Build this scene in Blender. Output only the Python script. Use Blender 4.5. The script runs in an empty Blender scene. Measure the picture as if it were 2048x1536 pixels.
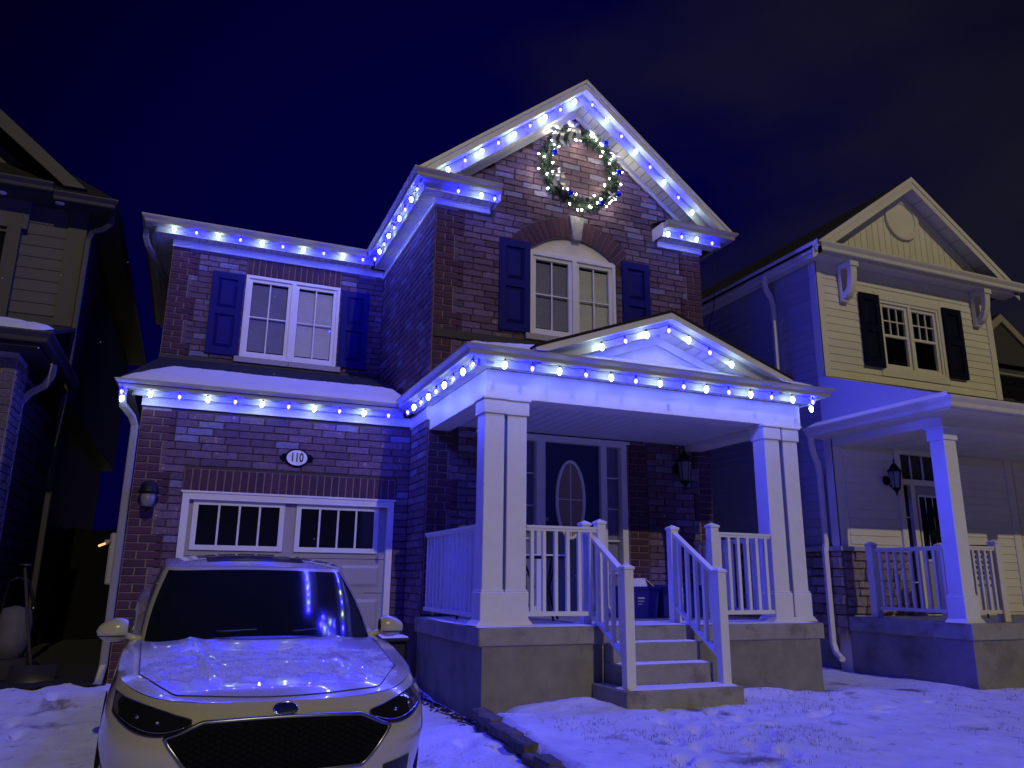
import bpy, bmesh, math, random
from mathutils import Vector, Matrix
random.seed(7)
sc = bpy.context.scene
COL = sc.collection

# ------------------------------------------------------------------ camera, light, exposure
def setup():
    f, pitch, yaw, roll = 1548.0, 0.2467, 0.3891, 0.01039
    cam = bpy.data.cameras.new("camera"); co = bpy.data.objects.new("camera", cam); COL.objects.link(co)
    cp, sp = math.cos(pitch), math.sin(pitch); cy, sy = math.cos(yaw), math.sin(yaw)
    fwd = Vector((sy * cp, cy * cp, sp)); right = Vector((cy, -sy, 0)); up = right.cross(fwd)
    cr, sr = math.cos(roll), math.sin(roll)
    r2 = cr * right + sr * up; u2 = -sr * right + cr * up
    m = Matrix((r2, u2, -fwd)).transposed().to_4x4()
    m.translation = Vector((0, 0, 1.29)); co.matrix_world = m
    cam.sensor_width = 36.0; cam.lens = 36.0 * f / 2048.0; cam.clip_start = 0.05; cam.clip_end = 400
    sc.camera = co
    w = bpy.data.worlds.new("World"); sc.world = w; w.use_nodes = True
    nt = w.node_tree; nt.nodes.clear()
    out = nt.nodes.new('ShaderNodeOutputWorld'); bg = nt.nodes.new('ShaderNodeBackground')
    tc = nt.nodes.new('ShaderNodeTexCoord'); mp = nt.nodes.new('ShaderNodeMapping')
    mp.inputs['Scale'].default_value = (1.0, 1.0, 2.2); mp.inputs['Rotation'].default_value = (0.3, 0.5, 0.2)
    n = nt.nodes.new('ShaderNodeTexNoise'); n.inputs['Scale'].default_value = 2.3; n.inputs['Detail'].default_value = 5
    r = nt.nodes.new('ShaderNodeValToRGB')
    r.color_ramp.elements[0].position = 0.40; r.color_ramp.elements[0].color = (0, 0, 0, 1)
    r.color_ramp.elements[1].position = 0.85; r.color_ramp.elements[1].color = (1, 1, 1, 1)
    nt.links.new(tc.outputs['Generated'], mp.inputs['Vector']); nt.links.new(mp.outputs['Vector'], n.inputs['Vector'])
    # faint blue town glow low in the north, falling off to near black overhead
    def dotr(v, lo, hi, a, b):
        d = nt.nodes.new('ShaderNodeVectorMath'); d.operation = 'DOT_PRODUCT'; d.inputs[1].default_value = Vector(v).normalized()
        nt.links.new(tc.outputs['Generated'], d.inputs[0]); m_ = nt.nodes.new('ShaderNodeMapRange'); m_.interpolation_type = 'SMOOTHSTEP'
        for k_, q_ in zip((1, 2, 3, 4), (lo, hi, a, b)): m_.inputs[k_].default_value = q_
        nt.links.new(d.outputs['Value'], m_.inputs[0]); return m_.outputs[0]
    glow = dotr((0.36, 0.90, 0.24), 0.70, 0.99, 0.0055, 0.038)
    veil = dotr((0.92, 0.40, 0.35), 0.72, 1.0, -0.16, 0.26)
    cb_ = nt.nodes.new('ShaderNodeCombineXYZ'); nt.links.new(glow, cb_.inputs[2]); cb_.inputs[0].default_value = 0.0004
    ad = nt.nodes.new('ShaderNodeMath'); ad.operation = 'ADD'; nt.links.new(n.outputs[0], ad.inputs[0]); nt.links.new(veil, ad.inputs[1])
    nt.links.new(ad.outputs[0], r.inputs[0])
    mxs = nt.nodes.new('ShaderNodeMix'); mxs.data_type = 'RGBA'; nt.links.new(r.outputs[0], mxs.inputs[0])
    nt.links.new(cb_.outputs[0], mxs.inputs[6]); mxs.inputs[7].default_value = (0.0095, 0.0088, 0.0165, 1)
    nt.links.new(mxs.outputs[2], bg.inputs[0])
    bg.inputs[1].default_value = 1.0
    nt.links.new(bg.outputs[0], out.inputs[0])
    # the street's low warm light, arriving from behind the photographer
    s = bpy.data.lights.new("sun", 'SUN'); s.energy = SUN_E; s.color = (1.0, 0.88, 0.56); s.angle = math.radians(0.6)
    so = bpy.data.objects.new("sun", s); COL.objects.link(so)
    d = Vector((-0.04, 1.0, -0.57)); so.rotation_euler = d.to_track_quat('-Z', 'Y').to_euler()
    vs = sc.view_settings; vs.view_transform = 'Standard'; vs.look = 'None'; vs.gamma = 1; vs.exposure = 0
    vs.use_curve_mapping = False
SUN_E = 0.74
P_BLUE, P_WHITE = 12.5, 0.25          # lamp power of one blue / one white bulb
C_BLUE, C_WHITE = (0.012, 0.008, 1.0), (0.80, 1.0, 0.90)
E_BLUE, E_WHITE = (0.05, 0.0, 80.0), (14.0, 19.0, 16.0)
setup()

# ------------------------------------------------------------------ materials
MATS = {}
def mat(name, col, rough=0.6, var=0.12, scale=12.0, bump=0.0, bscale=60.0, metal=0.0, coat=0.0, emit=None, spec=0.5,
        objrand=0.0, stretch=(1, 1, 1), sheen=0):
    if name in MATS: return MATS[name]
    m = bpy.data.materials.new(name); m.use_nodes = True; MATS[name] = m
    nt = m.node_tree; b = nt.nodes['Principled BSDF']
    b.inputs['Roughness'].default_value = rough; b.inputs['Metallic'].default_value = metal
    b.inputs['Specular IOR Level'].default_value = spec
    if coat: b.inputs['Coat Weight'].default_value = coat; b.inputs['Coat Roughness'].default_value = 0.012
    tc = nt.nodes.new('ShaderNodeTexCoord'); mp = nt.nodes.new('ShaderNodeMapping'); mp.inputs['Scale'].default_value = stretch
    geo = nt.nodes.new('ShaderNodeNewGeometry')
    nt.links.new(geo.outputs['Position'], mp.inputs['Vector'])
    n = nt.nodes.new('ShaderNodeTexNoise'); n.inputs['Scale'].default_value = scale; n.inputs['Detail'].default_value = 6
    n.inputs['Roughness'].default_value = 0.65
    nt.links.new(mp.outputs['Vector'], n.inputs['Vector'])
    mr = nt.nodes.new('ShaderNodeMapRange'); mr.inputs[1].default_value = 0.25; mr.inputs[2].default_value = 0.75
    mr.inputs[3].default_value = 1 - var; mr.inputs[4].default_value = 1 + var
    nt.links.new(n.outputs[0], mr.inputs[0])
    mul = nt.nodes.new('ShaderNodeVectorMath'); mul.operation = 'SCALE'
    mul.inputs[0].default_value = col
    last = mr.outputs[0]
    if objrand:
        oi = nt.nodes.new('ShaderNodeObjectInfo'); m2 = nt.nodes.new('ShaderNodeMapRange')
        m2.inputs[3].default_value = 1 - objrand; m2.inputs[4].default_value = 1 + objrand
        nt.links.new(oi.outputs['Random'], m2.inputs[0])
        mm = nt.nodes.new('ShaderNodeMath'); mm.operation = 'MULTIPLY'
        nt.links.new(last, mm.inputs[0]); nt.links.new(m2.outputs[0], mm.inputs[1]); last = mm.outputs[0]
    nt.links.new(last, mul.inputs['Scale'])
    nt.links.new(mul.outputs[0], b.inputs['Base Color'])
    if bump:
        n2 = nt.nodes.new('ShaderNodeTexNoise'); n2.inputs['Scale'].default_value = bscale; n2.inputs['Detail'].default_value = 5
        nt.links.new(mp.outputs['Vector'], n2.inputs['Vector'])
        bp = nt.nodes.new('ShaderNodeBump'); bp.inputs['Strength'].default_value = bump; bp.inputs['Distance'].default_value = 0.01
        nt.links.new(n2.outputs[0], bp.inputs['Height']); nt.links.new(bp.outputs[0], b.inputs['Normal'])
    if emit:
        b.inputs['Emission Color'].default_value = (*emit[:3], 1); b.inputs['Emission Strength'].default_value = emit[3]
    return m

def mix_mask(m, col2, scale, lo, hi, rough2=None, detail=6, flip=False, bump=0.0, src='Position', dist=0.01):
    """second colour laid over a material where a noise mask is high (stains, snow crust, frost)"""
    nt = m.node_tree; b = nt.nodes['Principled BSDF']
    old = b.inputs['Base Color'].links[0].from_socket
    geo = nt.nodes.new('ShaderNodeNewGeometry')
    n = nt.nodes.new('ShaderNodeTexNoise'); n.inputs['Scale'].default_value = scale; n.inputs['Detail'].default_value = detail
    n.inputs['Roughness'].default_value = 0.6
    nt.links.new(geo.outputs['Position'], n.inputs['Vector'])
    mr = nt.nodes.new('ShaderNodeMapRange'); mr.inputs[1].default_value = lo; mr.inputs[2].default_value = hi
    nt.links.new(n.outputs[0], mr.inputs[0])
    mx = nt.nodes.new('ShaderNodeMix'); mx.data_type = 'RGBA'
    nt.links.new(mr.outputs[0], mx.inputs[0]); nt.links.new(old, mx.inputs[6]); mx.inputs[7].default_value = (*col2, 1)
    nt.links.new(mx.outputs[2], b.inputs['Base Color'])
    if rough2 is not None:
        m3 = nt.nodes.new('ShaderNodeMapRange'); m3.inputs[3].default_value = b.inputs['Roughness'].default_value
        m3.inputs[4].default_value = rough2
        nt.links.new(mr.outputs[0], m3.inputs[0]); nt.links.new(m3.outputs[0], b.inputs['Roughness'])
    return mr.outputs[0]

M = {}
M['mortar'] = mat('mortar_dark', (0.075, 0.055, 0.05), 0.95, 0.25, 30, 0.6, 120)  # shadow of the recessed joints is put into this darker mortar
M['mortar_l'] = mat('mortar_light', (0.24, 0.21, 0.20), 0.95, 0.2, 30, 0.5, 120)
def brickmat(name, col, var=0.3):
    m = mat(name, col, 0.85, var, 22, 0.9, 70, objrand=0.12); return m
M['bf0'] = brickmat('field_brick_brown', (0.119, 0.069, 0.103))
M['bf1'] = brickmat('field_brick_rose', (0.150, 0.094, 0.144))
M['bf2'] = brickmat('field_brick_plum', (0.093, 0.056, 0.094))
M['bf3'] = brickmat('field_brick_pale', (0.172, 0.155, 0.254), 0.25)
mix_mask(M['bf3'], (0.18, 0.11, 0.09), 26, 0.56, 0.66)
mix_mask(M['bf1'], (0.45, 0.33, 0.28), 18, 0.6, 0.72)
M['bq0'] = brickmat('corner_brick_red', (0.075, 0.025, 0.045), 0.2)
M['bq1'] = brickmat('corner_brick_dark_red', (0.059, 0.020, 0.039), 0.2)
M['white'] = mat('white_paint', (0.74, 0.74, 0.73), 0.45, 0.05, 5, 0.05, 200)
M['fasc'] = mat('white_fascia_paint', (0.46, 0.46, 0.47), 0.45, 0.05, 4)
M['trim'] = mat('white_aluminium_trim', (0.70, 0.69, 0.67), 0.4, 0.05, 4)
M['gutter'] = mat('taupe_gutter_metal', (0.36, 0.335, 0.295), 0.4, 0.07, 6)
M['soffit'] = mat('soffit_vinyl', (0.66, 0.66, 0.65), 0.5, 0.05, 5)
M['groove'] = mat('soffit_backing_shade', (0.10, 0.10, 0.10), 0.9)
M['shingle'] = mat('roof_shingle', (0.012, 0.011, 0.013), 0.95, 0.5, 40, 0.8, 60)
M['flash'] = mat('dark_flashing', (0.009, 0.009, 0.014), 0.6)
M['snow'] = mat('snow', (0.80, 0.81, 0.82), 0.75, 0.04, 14, 0.5, 38)
M['snowroof'] = mat('roof_snow', (0.80, 0.81, 0.82), 0.75, 0.04, 5, 0.35, 25)
M['shutter'] = mat('navy_shutter_paint', (0.004, 0.0045, 0.13), 0.6, 0.08, 6, spec=0.15)
M['sill'] = mat('stone_sill', (0.38, 0.35, 0.33), 0.85, 0.15, 20, 0.4, 80)
M['key'] = mat('keystone_limestone', (0.26, 0.25, 0.25), 0.9, 0.35, 16, 0.8, 50)
M['archpanel'] = mat('cream_arch_panel', (0.66, 0.62, 0.52), 0.55, 0.05, 4)
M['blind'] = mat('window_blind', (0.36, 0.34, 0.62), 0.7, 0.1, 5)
M['blindb'] = mat('lit_window_blind', (0.88, 0.86, 0.95), 0.7, 0.1, 5)  # brighter blind: a reflection in the pane put into its colour
M['room'] = mat('dark_room', (0.01, 0.01, 0.012), 0.9)
M['gdoor'] = mat('taupe_garage_door', (0.33, 0.31, 0.31), 0.5, 0.06, 5)
M['darkglass'] = mat('dark_tinted_glass', (0.008, 0.009, 0.014), 0.08, 0.0)
M['navydoor'] = mat('navy_door_paint', (0.010, 0.022, 0.095), 0.4, 0.06, 6)
M['ovalglass'] = mat('frosted_door_glass', (0.30, 0.22, 0.15), 0.35, 0.12, 14)
M['metal_b'] = mat('black_metal', (0.006, 0.006, 0.009), 0.55, 0.1, 10, spec=0.25)
M['brass'] = mat('brass_hardware', (0.5, 0.36, 0.14), 0.3, 0.1, 10, metal=1.0)
M['conc'] = mat('concrete', (0.235, 0.22, 0.19), 0.9, 0.2, 5, 0.5, 90)
mix_mask(M['conc'], (0.15, 0.138, 0.118), 1.9, 0.5, 0.66)
M['conc2'] = mat('concrete_slab', (0.30, 0.285, 0.25), 0.9, 0.18, 6, 0.4, 90)
mix_mask(M['conc2'], (0.17, 0.155, 0.13), 3.2, 0.52, 0.66)
M['kerb'] = mat('wall_stone_dark', (0.11, 0.10, 0.095), 0.95, 0.4, 12, 1.0, 40, objrand=0.25)
M['lampglass'] = mat('lantern_glass', (0.20, 0.21, 0.24), 0.15, 0.05, 5)
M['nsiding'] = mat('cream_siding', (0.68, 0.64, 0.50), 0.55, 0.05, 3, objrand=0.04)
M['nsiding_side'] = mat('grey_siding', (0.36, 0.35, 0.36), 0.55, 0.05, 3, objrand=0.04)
M['ntrim'] = mat('cream_trim', (0.68, 0.65, 0.53), 0.5, 0.05, 4)
M['stone'] = mat('ledge_stone', (0.25, 0.195, 0.17), 0.9, 0.35, 9, 1.0, 40, objrand=0.28)
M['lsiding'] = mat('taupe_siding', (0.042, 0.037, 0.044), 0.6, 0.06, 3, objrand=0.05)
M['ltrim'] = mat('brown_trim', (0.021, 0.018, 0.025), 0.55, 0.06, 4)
M['lbrick'] = mat('left_house_brick', (0.10, 0.08, 0.085), 0.9, 0.3, 20, 0.8, 60, objrand=0.2)
M['downs'] = mat('downspout_metal', (0.25, 0.24, 0.26), 0.35, 0.06, 4)
M['lampbrown'] = mat('fawn_metal', (0.30, 0.27, 0.22), 0.4, 0.06, 4)
M['wire'] = mat('green_black_wire', (0.012, 0.02, 0.014), 0.5)
M['socket'] = mat('bulb_socket', (0.03, 0.04, 0.035), 0.5)
M['soil'] = mat('dark_soil', (0.035, 0.03, 0.026), 0.95, 0.4, 20, 0.8, 60)
M['grass'] = mat('dead_grass', (0.26, 0.235, 0.17), 0.9, 0.3, 10)
M['bluebin'] = mat('blue_plastic', (0.008, 0.010, 0.17), 0.4, 0.06, 5)
M['binprint'] = mat('white_print', (0.45, 0.45, 0.5), 0.6)
M['card'] = mat('white_card', (0.62, 0.60, 0.58), 0.7)
M['black'] = mat('black_plastic', (0.012, 0.012, 0.014), 0.45)
M['wood'] = mat('weathered_wood', (0.035, 0.026, 0.02), 0.85, 0.3, 10, 0.5, 50)
M['cardb'] = mat('pale_bag', (0.09, 0.085, 0.085), 0.8, 0.2, 8)
M['paint'] = mat('white_car_paint', (0.48, 0.46, 0.33), 0.22, 0.02, 3, coat=1.0)
M['gblack'] = mat('matt_grille_plastic', (0.006, 0.006, 0.008), 0.85, 0.1, 10, spec=0.12)
M['chrome'] = mat('chrome', (0.62, 0.62, 0.62), 0.12, 0.0, metal=1.0)
M['satin'] = mat('satin_dark_chrome', (0.22, 0.22, 0.22), 0.28, 0.0, metal=1.0)
M['rubber'] = mat('tyre_rubber', (0.015, 0.015, 0.015), 0.85)
M['hlens'] = mat('headlight_lens', (0.012, 0.012, 0.014), 0.06, 0.2, 20, coat=1.0)
M['hrefl'] = mat('headlight_reflector', (0.45, 0.45, 0.45), 0.2, 0.3, 30, metal=1.0)
M['needle'] = mat('wreath_needles', (0.008, 0.026, 0.015), 0.7, 0.4, 14, objrand=0)
M['ribbon'] = mat('silver_ribbon', (0.62, 0.63, 0.66), 0.35, 0.2, 20, metal=0.35)
M['ribbonb'] = mat('blue_bauble', (0.01, 0.02, 0.5), 0.15, 0.1, 20, metal=0.6)
M['plate'] = mat('plaque_white', (0.74, 0.74, 0.74), 0.4)
M['navyplate'] = mat('plaque_navy', (0.003, 0.003, 0.009), 0.8, spec=0.08)
M['emblem'] = mat('emblem_blue', (0.01, 0.02, 0.12), 0.2, coat=1.0)

def glassmat():
    m = bpy.data.materials.new('window_glass'); m.use_nodes = True; nt = m.node_tree; nt.nodes.clear()
    o = nt.nodes.new('ShaderNodeOutputMaterial'); t = nt.nodes.new('ShaderNodeBsdfTransparent'); g = nt.nodes.new('ShaderNodeBsdfGlossy')
    t.inputs[0].default_value = (0.90, 0.91, 0.93, 1); g.inputs['Roughness'].default_value = 0.04
    f = nt.nodes.new('ShaderNodeFresnel'); f.inputs[0].default_value = 1.55
    mx = nt.nodes.new('ShaderNodeMixShader'); nt.links.new(f.outputs[0], mx.inputs[0])
    nt.links.new(t.outputs[0], mx.inputs[1]); nt.links.new(g.outputs[0], mx.inputs[2]); nt.links.new(mx.outputs[0], o.inputs[0])
    return m
M['glass'] = glassmat()
def bulbmat(name, e, tr):
    m = bpy.data.materials.new(name); m.use_nodes = True; nt = m.node_tree; nt.nodes.clear()
    o = nt.nodes.new('ShaderNodeOutputMaterial'); t = nt.nodes.new('ShaderNodeBsdfTransparent'); g = nt.nodes.new('ShaderNodeEmission')
    g.inputs[0].default_value = (e[0], e[1], e[2], 1); g.inputs[1].default_value = 2.0
    mx = nt.nodes.new('ShaderNodeMixShader'); mx.inputs[0].default_value = 0.5
    t.inputs[0].default_value = (1, 1, 1, 1)
    nt.links.new(t.outputs[0], mx.inputs[1]); nt.links.new(g.outputs[0], mx.inputs[2]); nt.links.new(mx.outputs[0], o.inputs[0])
    return m
M['glow_b'] = bulbmat('blue_bulb_glass', E_BLUE, 0.5)
M['glow_w'] = bulbmat('white_bulb_glass', E_WHITE, 0.5)
M['glow_c'] = mat('filament_core', (1, 1, 1), emit=(1.0, 0.95, 1.0, 2.6))
M['glow_m'] = bulbmat('mini_light_glass', (34, 34, 28), 0.5)
M['glow_o'] = mat('meter_light', (1, 0.5, 0.2), emit=(1.0, 0.45, 0.2, 1.5))
M['potlens'] = mat('pot_light_lens', (0.45, 0.42, 0.42), 0.4)

# ------------------------------------------------------------------ mesh helpers
class MB:
    def __init__(s): s.v = []; s.f = []; s.m = []; s.mats = []; s.sm = []
    def mi(s, m):
        if m not in s.mats: s.mats.append(m)
        return s.mats.index(m)
    def add(s, vs, fs, m, smooth=False):
        o = len(s.v); s.v += [tuple(v) for v in vs]; k = s.mi(m)
        for f in fs: s.f.append([o + i for i in f]); s.m.append(k); s.sm.append(smooth)
    def box(s, x0, x1, y0, y1, z0, z1, m, T=None):
        vs = [(x, y, z) for z in (z0, z1) for y in (y0, y1) for x in (x0, x1)]
        if T: vs = [tuple(T @ Vector(v)) for v in vs]
        s.add(vs, [(0, 2, 3, 1), (4, 5, 7, 6), (0, 1, 5, 4), (2, 6, 7, 3), (0, 4, 6, 2), (1, 3, 7, 5)], m)
        return s
    def bbox(s, x0, x1, y0, y1, z0, z1, m, c=0.005):
        """box with chamfered edges"""
        bm = bmesh.new(); bmesh.ops.create_cube(bm, size=1)
        for v in bm.verts: v.co = Vector(((x0 + x1) / 2 + v.co.x * (x1 - x0), (y0 + y1) / 2 + v.co.y * (y1 - y0), (z0 + z1) / 2 + v.co.z * (z1 - z0)))
        bmesh.ops.bevel(bm, geom=bm.edges[:], offset=c, segments=1, affect='EDGES')
        s.bm(bm, m); return s
    def bm(s, bm, m, smooth=False):
        bm.verts.index_update()
        s.add([v.co[:] for v in bm.verts], [[v.index for v in f.verts] for f in bm.faces], m, smooth); bm.free(); return s
    def prism(s, poly, d0, d1, m, axis='y', smooth=False):
        """polygon (a,b) extruded along axis from d0 to d1. axis y: (x,z); x: (y,z); z: (x,y)"""
        n = len(poly)
        def P(a, b, d): return (a, d, b) if axis == 'y' else ((d, a, b) if axis == 'x' else (a, b, d))
        vs = [P(a, b, d0) for a, b in poly] + [P(a, b, d1) for a, b in poly]
        fs = [list(range(n))[::-1], list(range(n, 2 * n))] + [(i, (i + 1) % n, n + (i + 1) % n, n + i) for i in range(n)]
        s.add(vs, fs, m, False); return s
    def tube(s, pts, r, m, n=8, cap=True, sx=1.0):
        pts = [Vector(p) for p in pts]; rings = []
        rs = r if isinstance(r, (list, tuple)) else [r] * len(pts)
        prev = None
        for i, p in enumerate(pts):
            t = (pts[min(i + 1, len(pts) - 1)] - pts[max(i - 1, 0)]).normalized()
            if prev is None:
                a = t.cross(Vector((0, 1, 0)));
                if a.length < 0.1: a = t.cross(Vector((1, 0, 0)))
            else: a = prev - t * prev.dot(t)
            a.normalize(); prev = a; b = t.cross(a)
            rings.append([p + (a * math.cos(2 * math.pi * k / n) * sx + b * math.sin(2 * math.pi * k / n)) * rs[i] for k in range(n)])
        vs = [v for R in rings for v in R]
        fs = [(i * n + k, i * n + (k + 1) % n, (i + 1) * n + (k + 1) % n, (i + 1) * n + k) for i in range(len(pts) - 1) for k in range(n)]
        if cap: fs += [list(range(n))[::-1], [(len(pts) - 1) * n + k for k in range(n)]]
        s.add(vs, fs, m, True); return s
    def recttube(s, pts, w, d, m):
        """rectangular downspout: w along its flat side, d deep"""
        pts = [Vector(p) for p in pts]; rings = []
        for i, p in enumerate(pts):
            t = (pts[min(i + 1, len(pts) - 1)] - pts[max(i - 1, 0)]).normalized()
            a = Vector((1, 0, 0)); a = (a - t * a.dot(t)).normalized() if abs(t.x) < 0.95 else Vector((0, 0, 1)); b = t.cross(a).normalized()
            rings.append([p + a * w / 2 * i1 + b * d / 2 * i2 for i1, i2 in ((-1, -.7), (-.7, -1), (.7, -1), (1, -.7), (1, .7), (.7, 1), (-.7, 1), (-1, .7))])
        n = 8; vs = [v for R in rings for v in R]
        fs = [(i * n + k, i * n + (k + 1) % n, (i + 1) * n + (k + 1) % n, (i + 1) * n + k) for i in range(len(pts) - 1) for k in range(n)]
        fs += [list(range(n))[::-1], [(len(pts) - 1) * n + k for k in range(n)]]
        s.add(vs, fs, m); return s
    def lathe(s, prof, c, m, n=16, ax='z', sq=False):
        vs = []; 
        for r, h in prof:
            for k in range(n):
                a = 2 * math.pi * (k + (0.5 if sq else 0)) / n; x, y = r * math.cos(a), r * math.sin(a)
                vs.append((c[0] + x, c[1] + y, c[2] + h) if ax == 'z' else (c[0] + x, c[1] + h, c[2] + y))
        L = len(prof)
        fs = [(i * n + k, i * n + (k + 1) % n, (i + 1) * n + (k + 1) % n, (i + 1) * n + k) for i in range(L - 1) for k in range(n)]
        fs += [list(range(n))[::-1], [(L - 1) * n + k for k in range(n)]]
        s.add(vs, fs, m, not sq); return s
    def grid(s, P, nu, nv, m, smooth=True, flip=False):
        vs = [P(i / nu, j / nv) for i in range(nu + 1) for j in range(nv + 1)]
        w = nv + 1
        fs = [(i * w + j, (i + 1) * w + j, (i + 1) * w + j + 1, i * w + j + 1) for i in range(nu) for j in range(nv)]
        if flip: fs = [f[::-1] for f in fs]
        s.add(vs, fs, m, smooth); return s
    def mesh(s, name, off=(0, 0, 0)):
        me = bpy.data.meshes.new(name)
        me.from_pydata([(x - off[0], y - off[1], z - off[2]) for x, y, z in s.v], [], s.f)
        for m in s.mats: me.materials.append(m)
        me.polygons.foreach_set('material_index', s.m); me.polygons.foreach_set('use_smooth', s.sm)
        me.update(); return me
    def build(s, name, parent=None, label=None, kind=None, cat=None, group=None, fix=True):
        off = wloc(parent) if parent else Vector((0, 0, 0))
        me = s.mesh(name, off)
        if fix:
            bm = bmesh.new(); bm.from_mesh(me); bmesh.ops.recalc_face_normals(bm, faces=bm.faces); bm.to_mesh(me); bm.free()
        o = bpy.data.objects.new(name, me); COL.objects.link(o); o.parent = parent
        tag(o, label, cat, group, kind); return o

def wloc(o):
    v = Vector((0, 0, 0))
    while o: v = v + o.location; o = o.parent
    return v
def tag(o, label=None, cat=None, group=None, kind=None):
    if label: o['label'] = label
    if cat: o['category'] = cat
    if group: o['group'] = group
    if kind: o['kind'] = kind
    return o
def thing(name, label, cat, loc, group=None):
    o = bpy.data.objects.new(name, None); COL.objects.link(o); o.location = loc; o.empty_display_size = 0.2
    return tag(o, label, cat, group)
def sub(name, parent, label=None):
    o = bpy.data.objects.new(name, None); COL.objects.link(o); o.parent = parent; o.empty_display_size = 0.1
    return tag(o, label)
def inst(name, me, parent, loc, rot=(0, 0, 0), scale=(1, 1, 1), m=None):
    o = bpy.data.objects.new(name, me); COL.objects.link(o); o.parent = parent
    o.location = Vector(loc) - wloc(parent); o.rotation_euler = rot; o.scale = scale
    if m is not None:
        o.material_slots[0].link = 'OBJECT'; o.material_slots[0].material = m
    return o

# ------------------------------------------------------------------ numbers taken for the place (metres)
G, T, U = 9.36, 8.615, 11.41            # garage front, tower front, upper wing front
TX0, TX1 = 2.48, 6.44                   # tower sides
GX0 = -0.607
CAMP = Vector((0, 0, 1.29))

# ------------------------------------------------------------------ bricks
random.seed(11)
def brick_mesh(L, H, rough, seed, depth=0.03):
    rnd = random.Random(seed); j = lambda a: rnd.uniform(-a, a)
    mb = MB(); c = 0.006; y0 = depth
    n = 4; xs = [(-L / 2) + L * i / n for i in range(n + 1)]
    # front face (chamfered), y negative = outwards
    top = [H / 2 + (j(rough) if rough else 0) for _ in xs]; bot = [-H / 2 + (j(rough) if rough else 0) for _ in xs]
    vs = []; 
    for i, x in enumerate(xs):
        vs += [(x, y0, bot[i]), (x, 0.003, bot[i]), (x, j(rough) * 0.7 - 0.003, bot[i] + c), (x, j(rough) * 0.7 - 0.003, top[i] - c), (x, 0.003, top[i]), (x, y0, top[i])]
    for k in (2, 3):
        vs[k] = (xs[0] + c, vs[k][1], vs[k][2]); q = n * 6 + k; vs[q] = (xs[-1] - c, vs[q][1], vs[q][2])
    fs = [(i * 6 + k, (i + 1) * 6 + k, (i + 1) * 6 + k + 1, i * 6 + k + 1) for i in range(n) for k in range(5)]
    fs += [(0, 1, 2, 3, 4, 5), tuple(n * 6 + k for k in (5, 4, 3, 2, 1, 0))]
    mb.add(vs, fs, M['bf0']); return mb
COURSE, BL = 0.0857, 0.277
BV = {}
for key, (L, H, rg) in dict(full=(0.268, 0.077, 0.0035), half=(0.13, 0.077, 0.0035), qfull=(0.215, 0.074, 0.0012), qhalf=(0.10, 0.074, 0.0012), sold=(0.076, 0.255, 0.0012), sold2=(0.076, 0.19, 0.0012)).items():
    BV[key] = [(brick_mesh(L, H, rg, i * 7 + len(key)), L, H) for i in range(5)]
BMESH = {k: [mb.mesh('brick') for mb, _, _ in v] for k, v in BV.items()}

def wall_bricks(a0, a1, z0, z1, face, side, openings=(), quoins=(), skip=None, zbase=0.0):
    """returns list of (kind, a, z, length, mat). side '-y' or '-x': a is x or y. quoins: list of (a0, wide, narrow, dir)"""
    out = []; r = random.Random(int(abs(face) * 100) + int(abs(a0) * 37))
    n0 = math.ceil((z0 - zbase) / COURSE); 
    k = n0
    while zbase + (k + 1) * COURSE <= z1 + 0.02:
        zc = zbase + (k + 0.5) * COURSE
        # free intervals of this course
        iv = [(a0, a1, 'f')]
        qs = []
        for (qa, wide, nar, d) in quoins:
            w = wide if (k // 4) % 2 == 0 else nar
            qs.append((qa, qa + w) if d > 0 else (qa - w, qa))
        def cut(iv, lo, hi):
            res = []
            for s0, s1, t in iv:
                if hi <= s0 or lo >= s1: res.append((s0, s1, t)); continue
                if lo > s0: res.append((s0, lo, t))
                if hi < s1: res.append((hi, s1, t))
            return res
        for lo, hi in qs: iv = cut(iv, lo, hi)
        iv += [(lo, hi, 'q') for lo, hi in qs]
        for op in openings:
            if callable(op):
                rng = op(zc)
                if rng: iv = cut(iv, *rng)
            elif op[2] - 0.03 < zc < op[3] + 0.03: iv = cut(iv, op[0], op[1])
        for s0, s1, t in iv:
            if s1 - s0 < 0.03: continue
            p = s0
            unit = BL if t == 'f' else 0.225
            first = (unit if k % 2 == 0 else unit * 0.5) if t == 'f' else (unit if k % 2 == 0 else unit * 0.55)
            if t == 'f': first *= r.uniform(0.85, 1.0)
            while p < s1 - 0.012:
                e = min(p + first, s1); first = unit
                if s1 - e < 0.05: e = s1
                L = e - p - 0.011
                if L > 0.02 and not (skip and skip((p + e) / 2, zc)):
                    if t == 'f':
                        x = r.random(); mm = M['bf3'] if x < 0.085 else (M['bf1'] if x < 0.38 else (M['bf0'] if x < 0.75 else M['bf2']))
                        out.append(('full' if L > 0.19 else 'half', (p + e) / 2, zc, L, mm, face, side))
                    else:
                        out.append(('qfull' if L > 0.15 else 'qhalf', (p + e) / 2, zc, L, M['bq0'] if r.random() < 0.6 else M['bq1'], face - 0.0, side))
                p = e
        k += 1
    return out
def soldier(a0, a1, z0, z1, face, side='-y'):
    out = []; n = round((a1 - a0) / 0.0865); w = (a1 - a0) / n
    for i in range(n):
        out.append(('sold' if z1 - z0 > 0.22 else 'sold2', a0 + (i + 0.5) * w, (z0 + z1) / 2, w - 0.0105, M['bq0'] if random.random() < 0.5 else M['bq1'], face, side))
    return out

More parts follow.
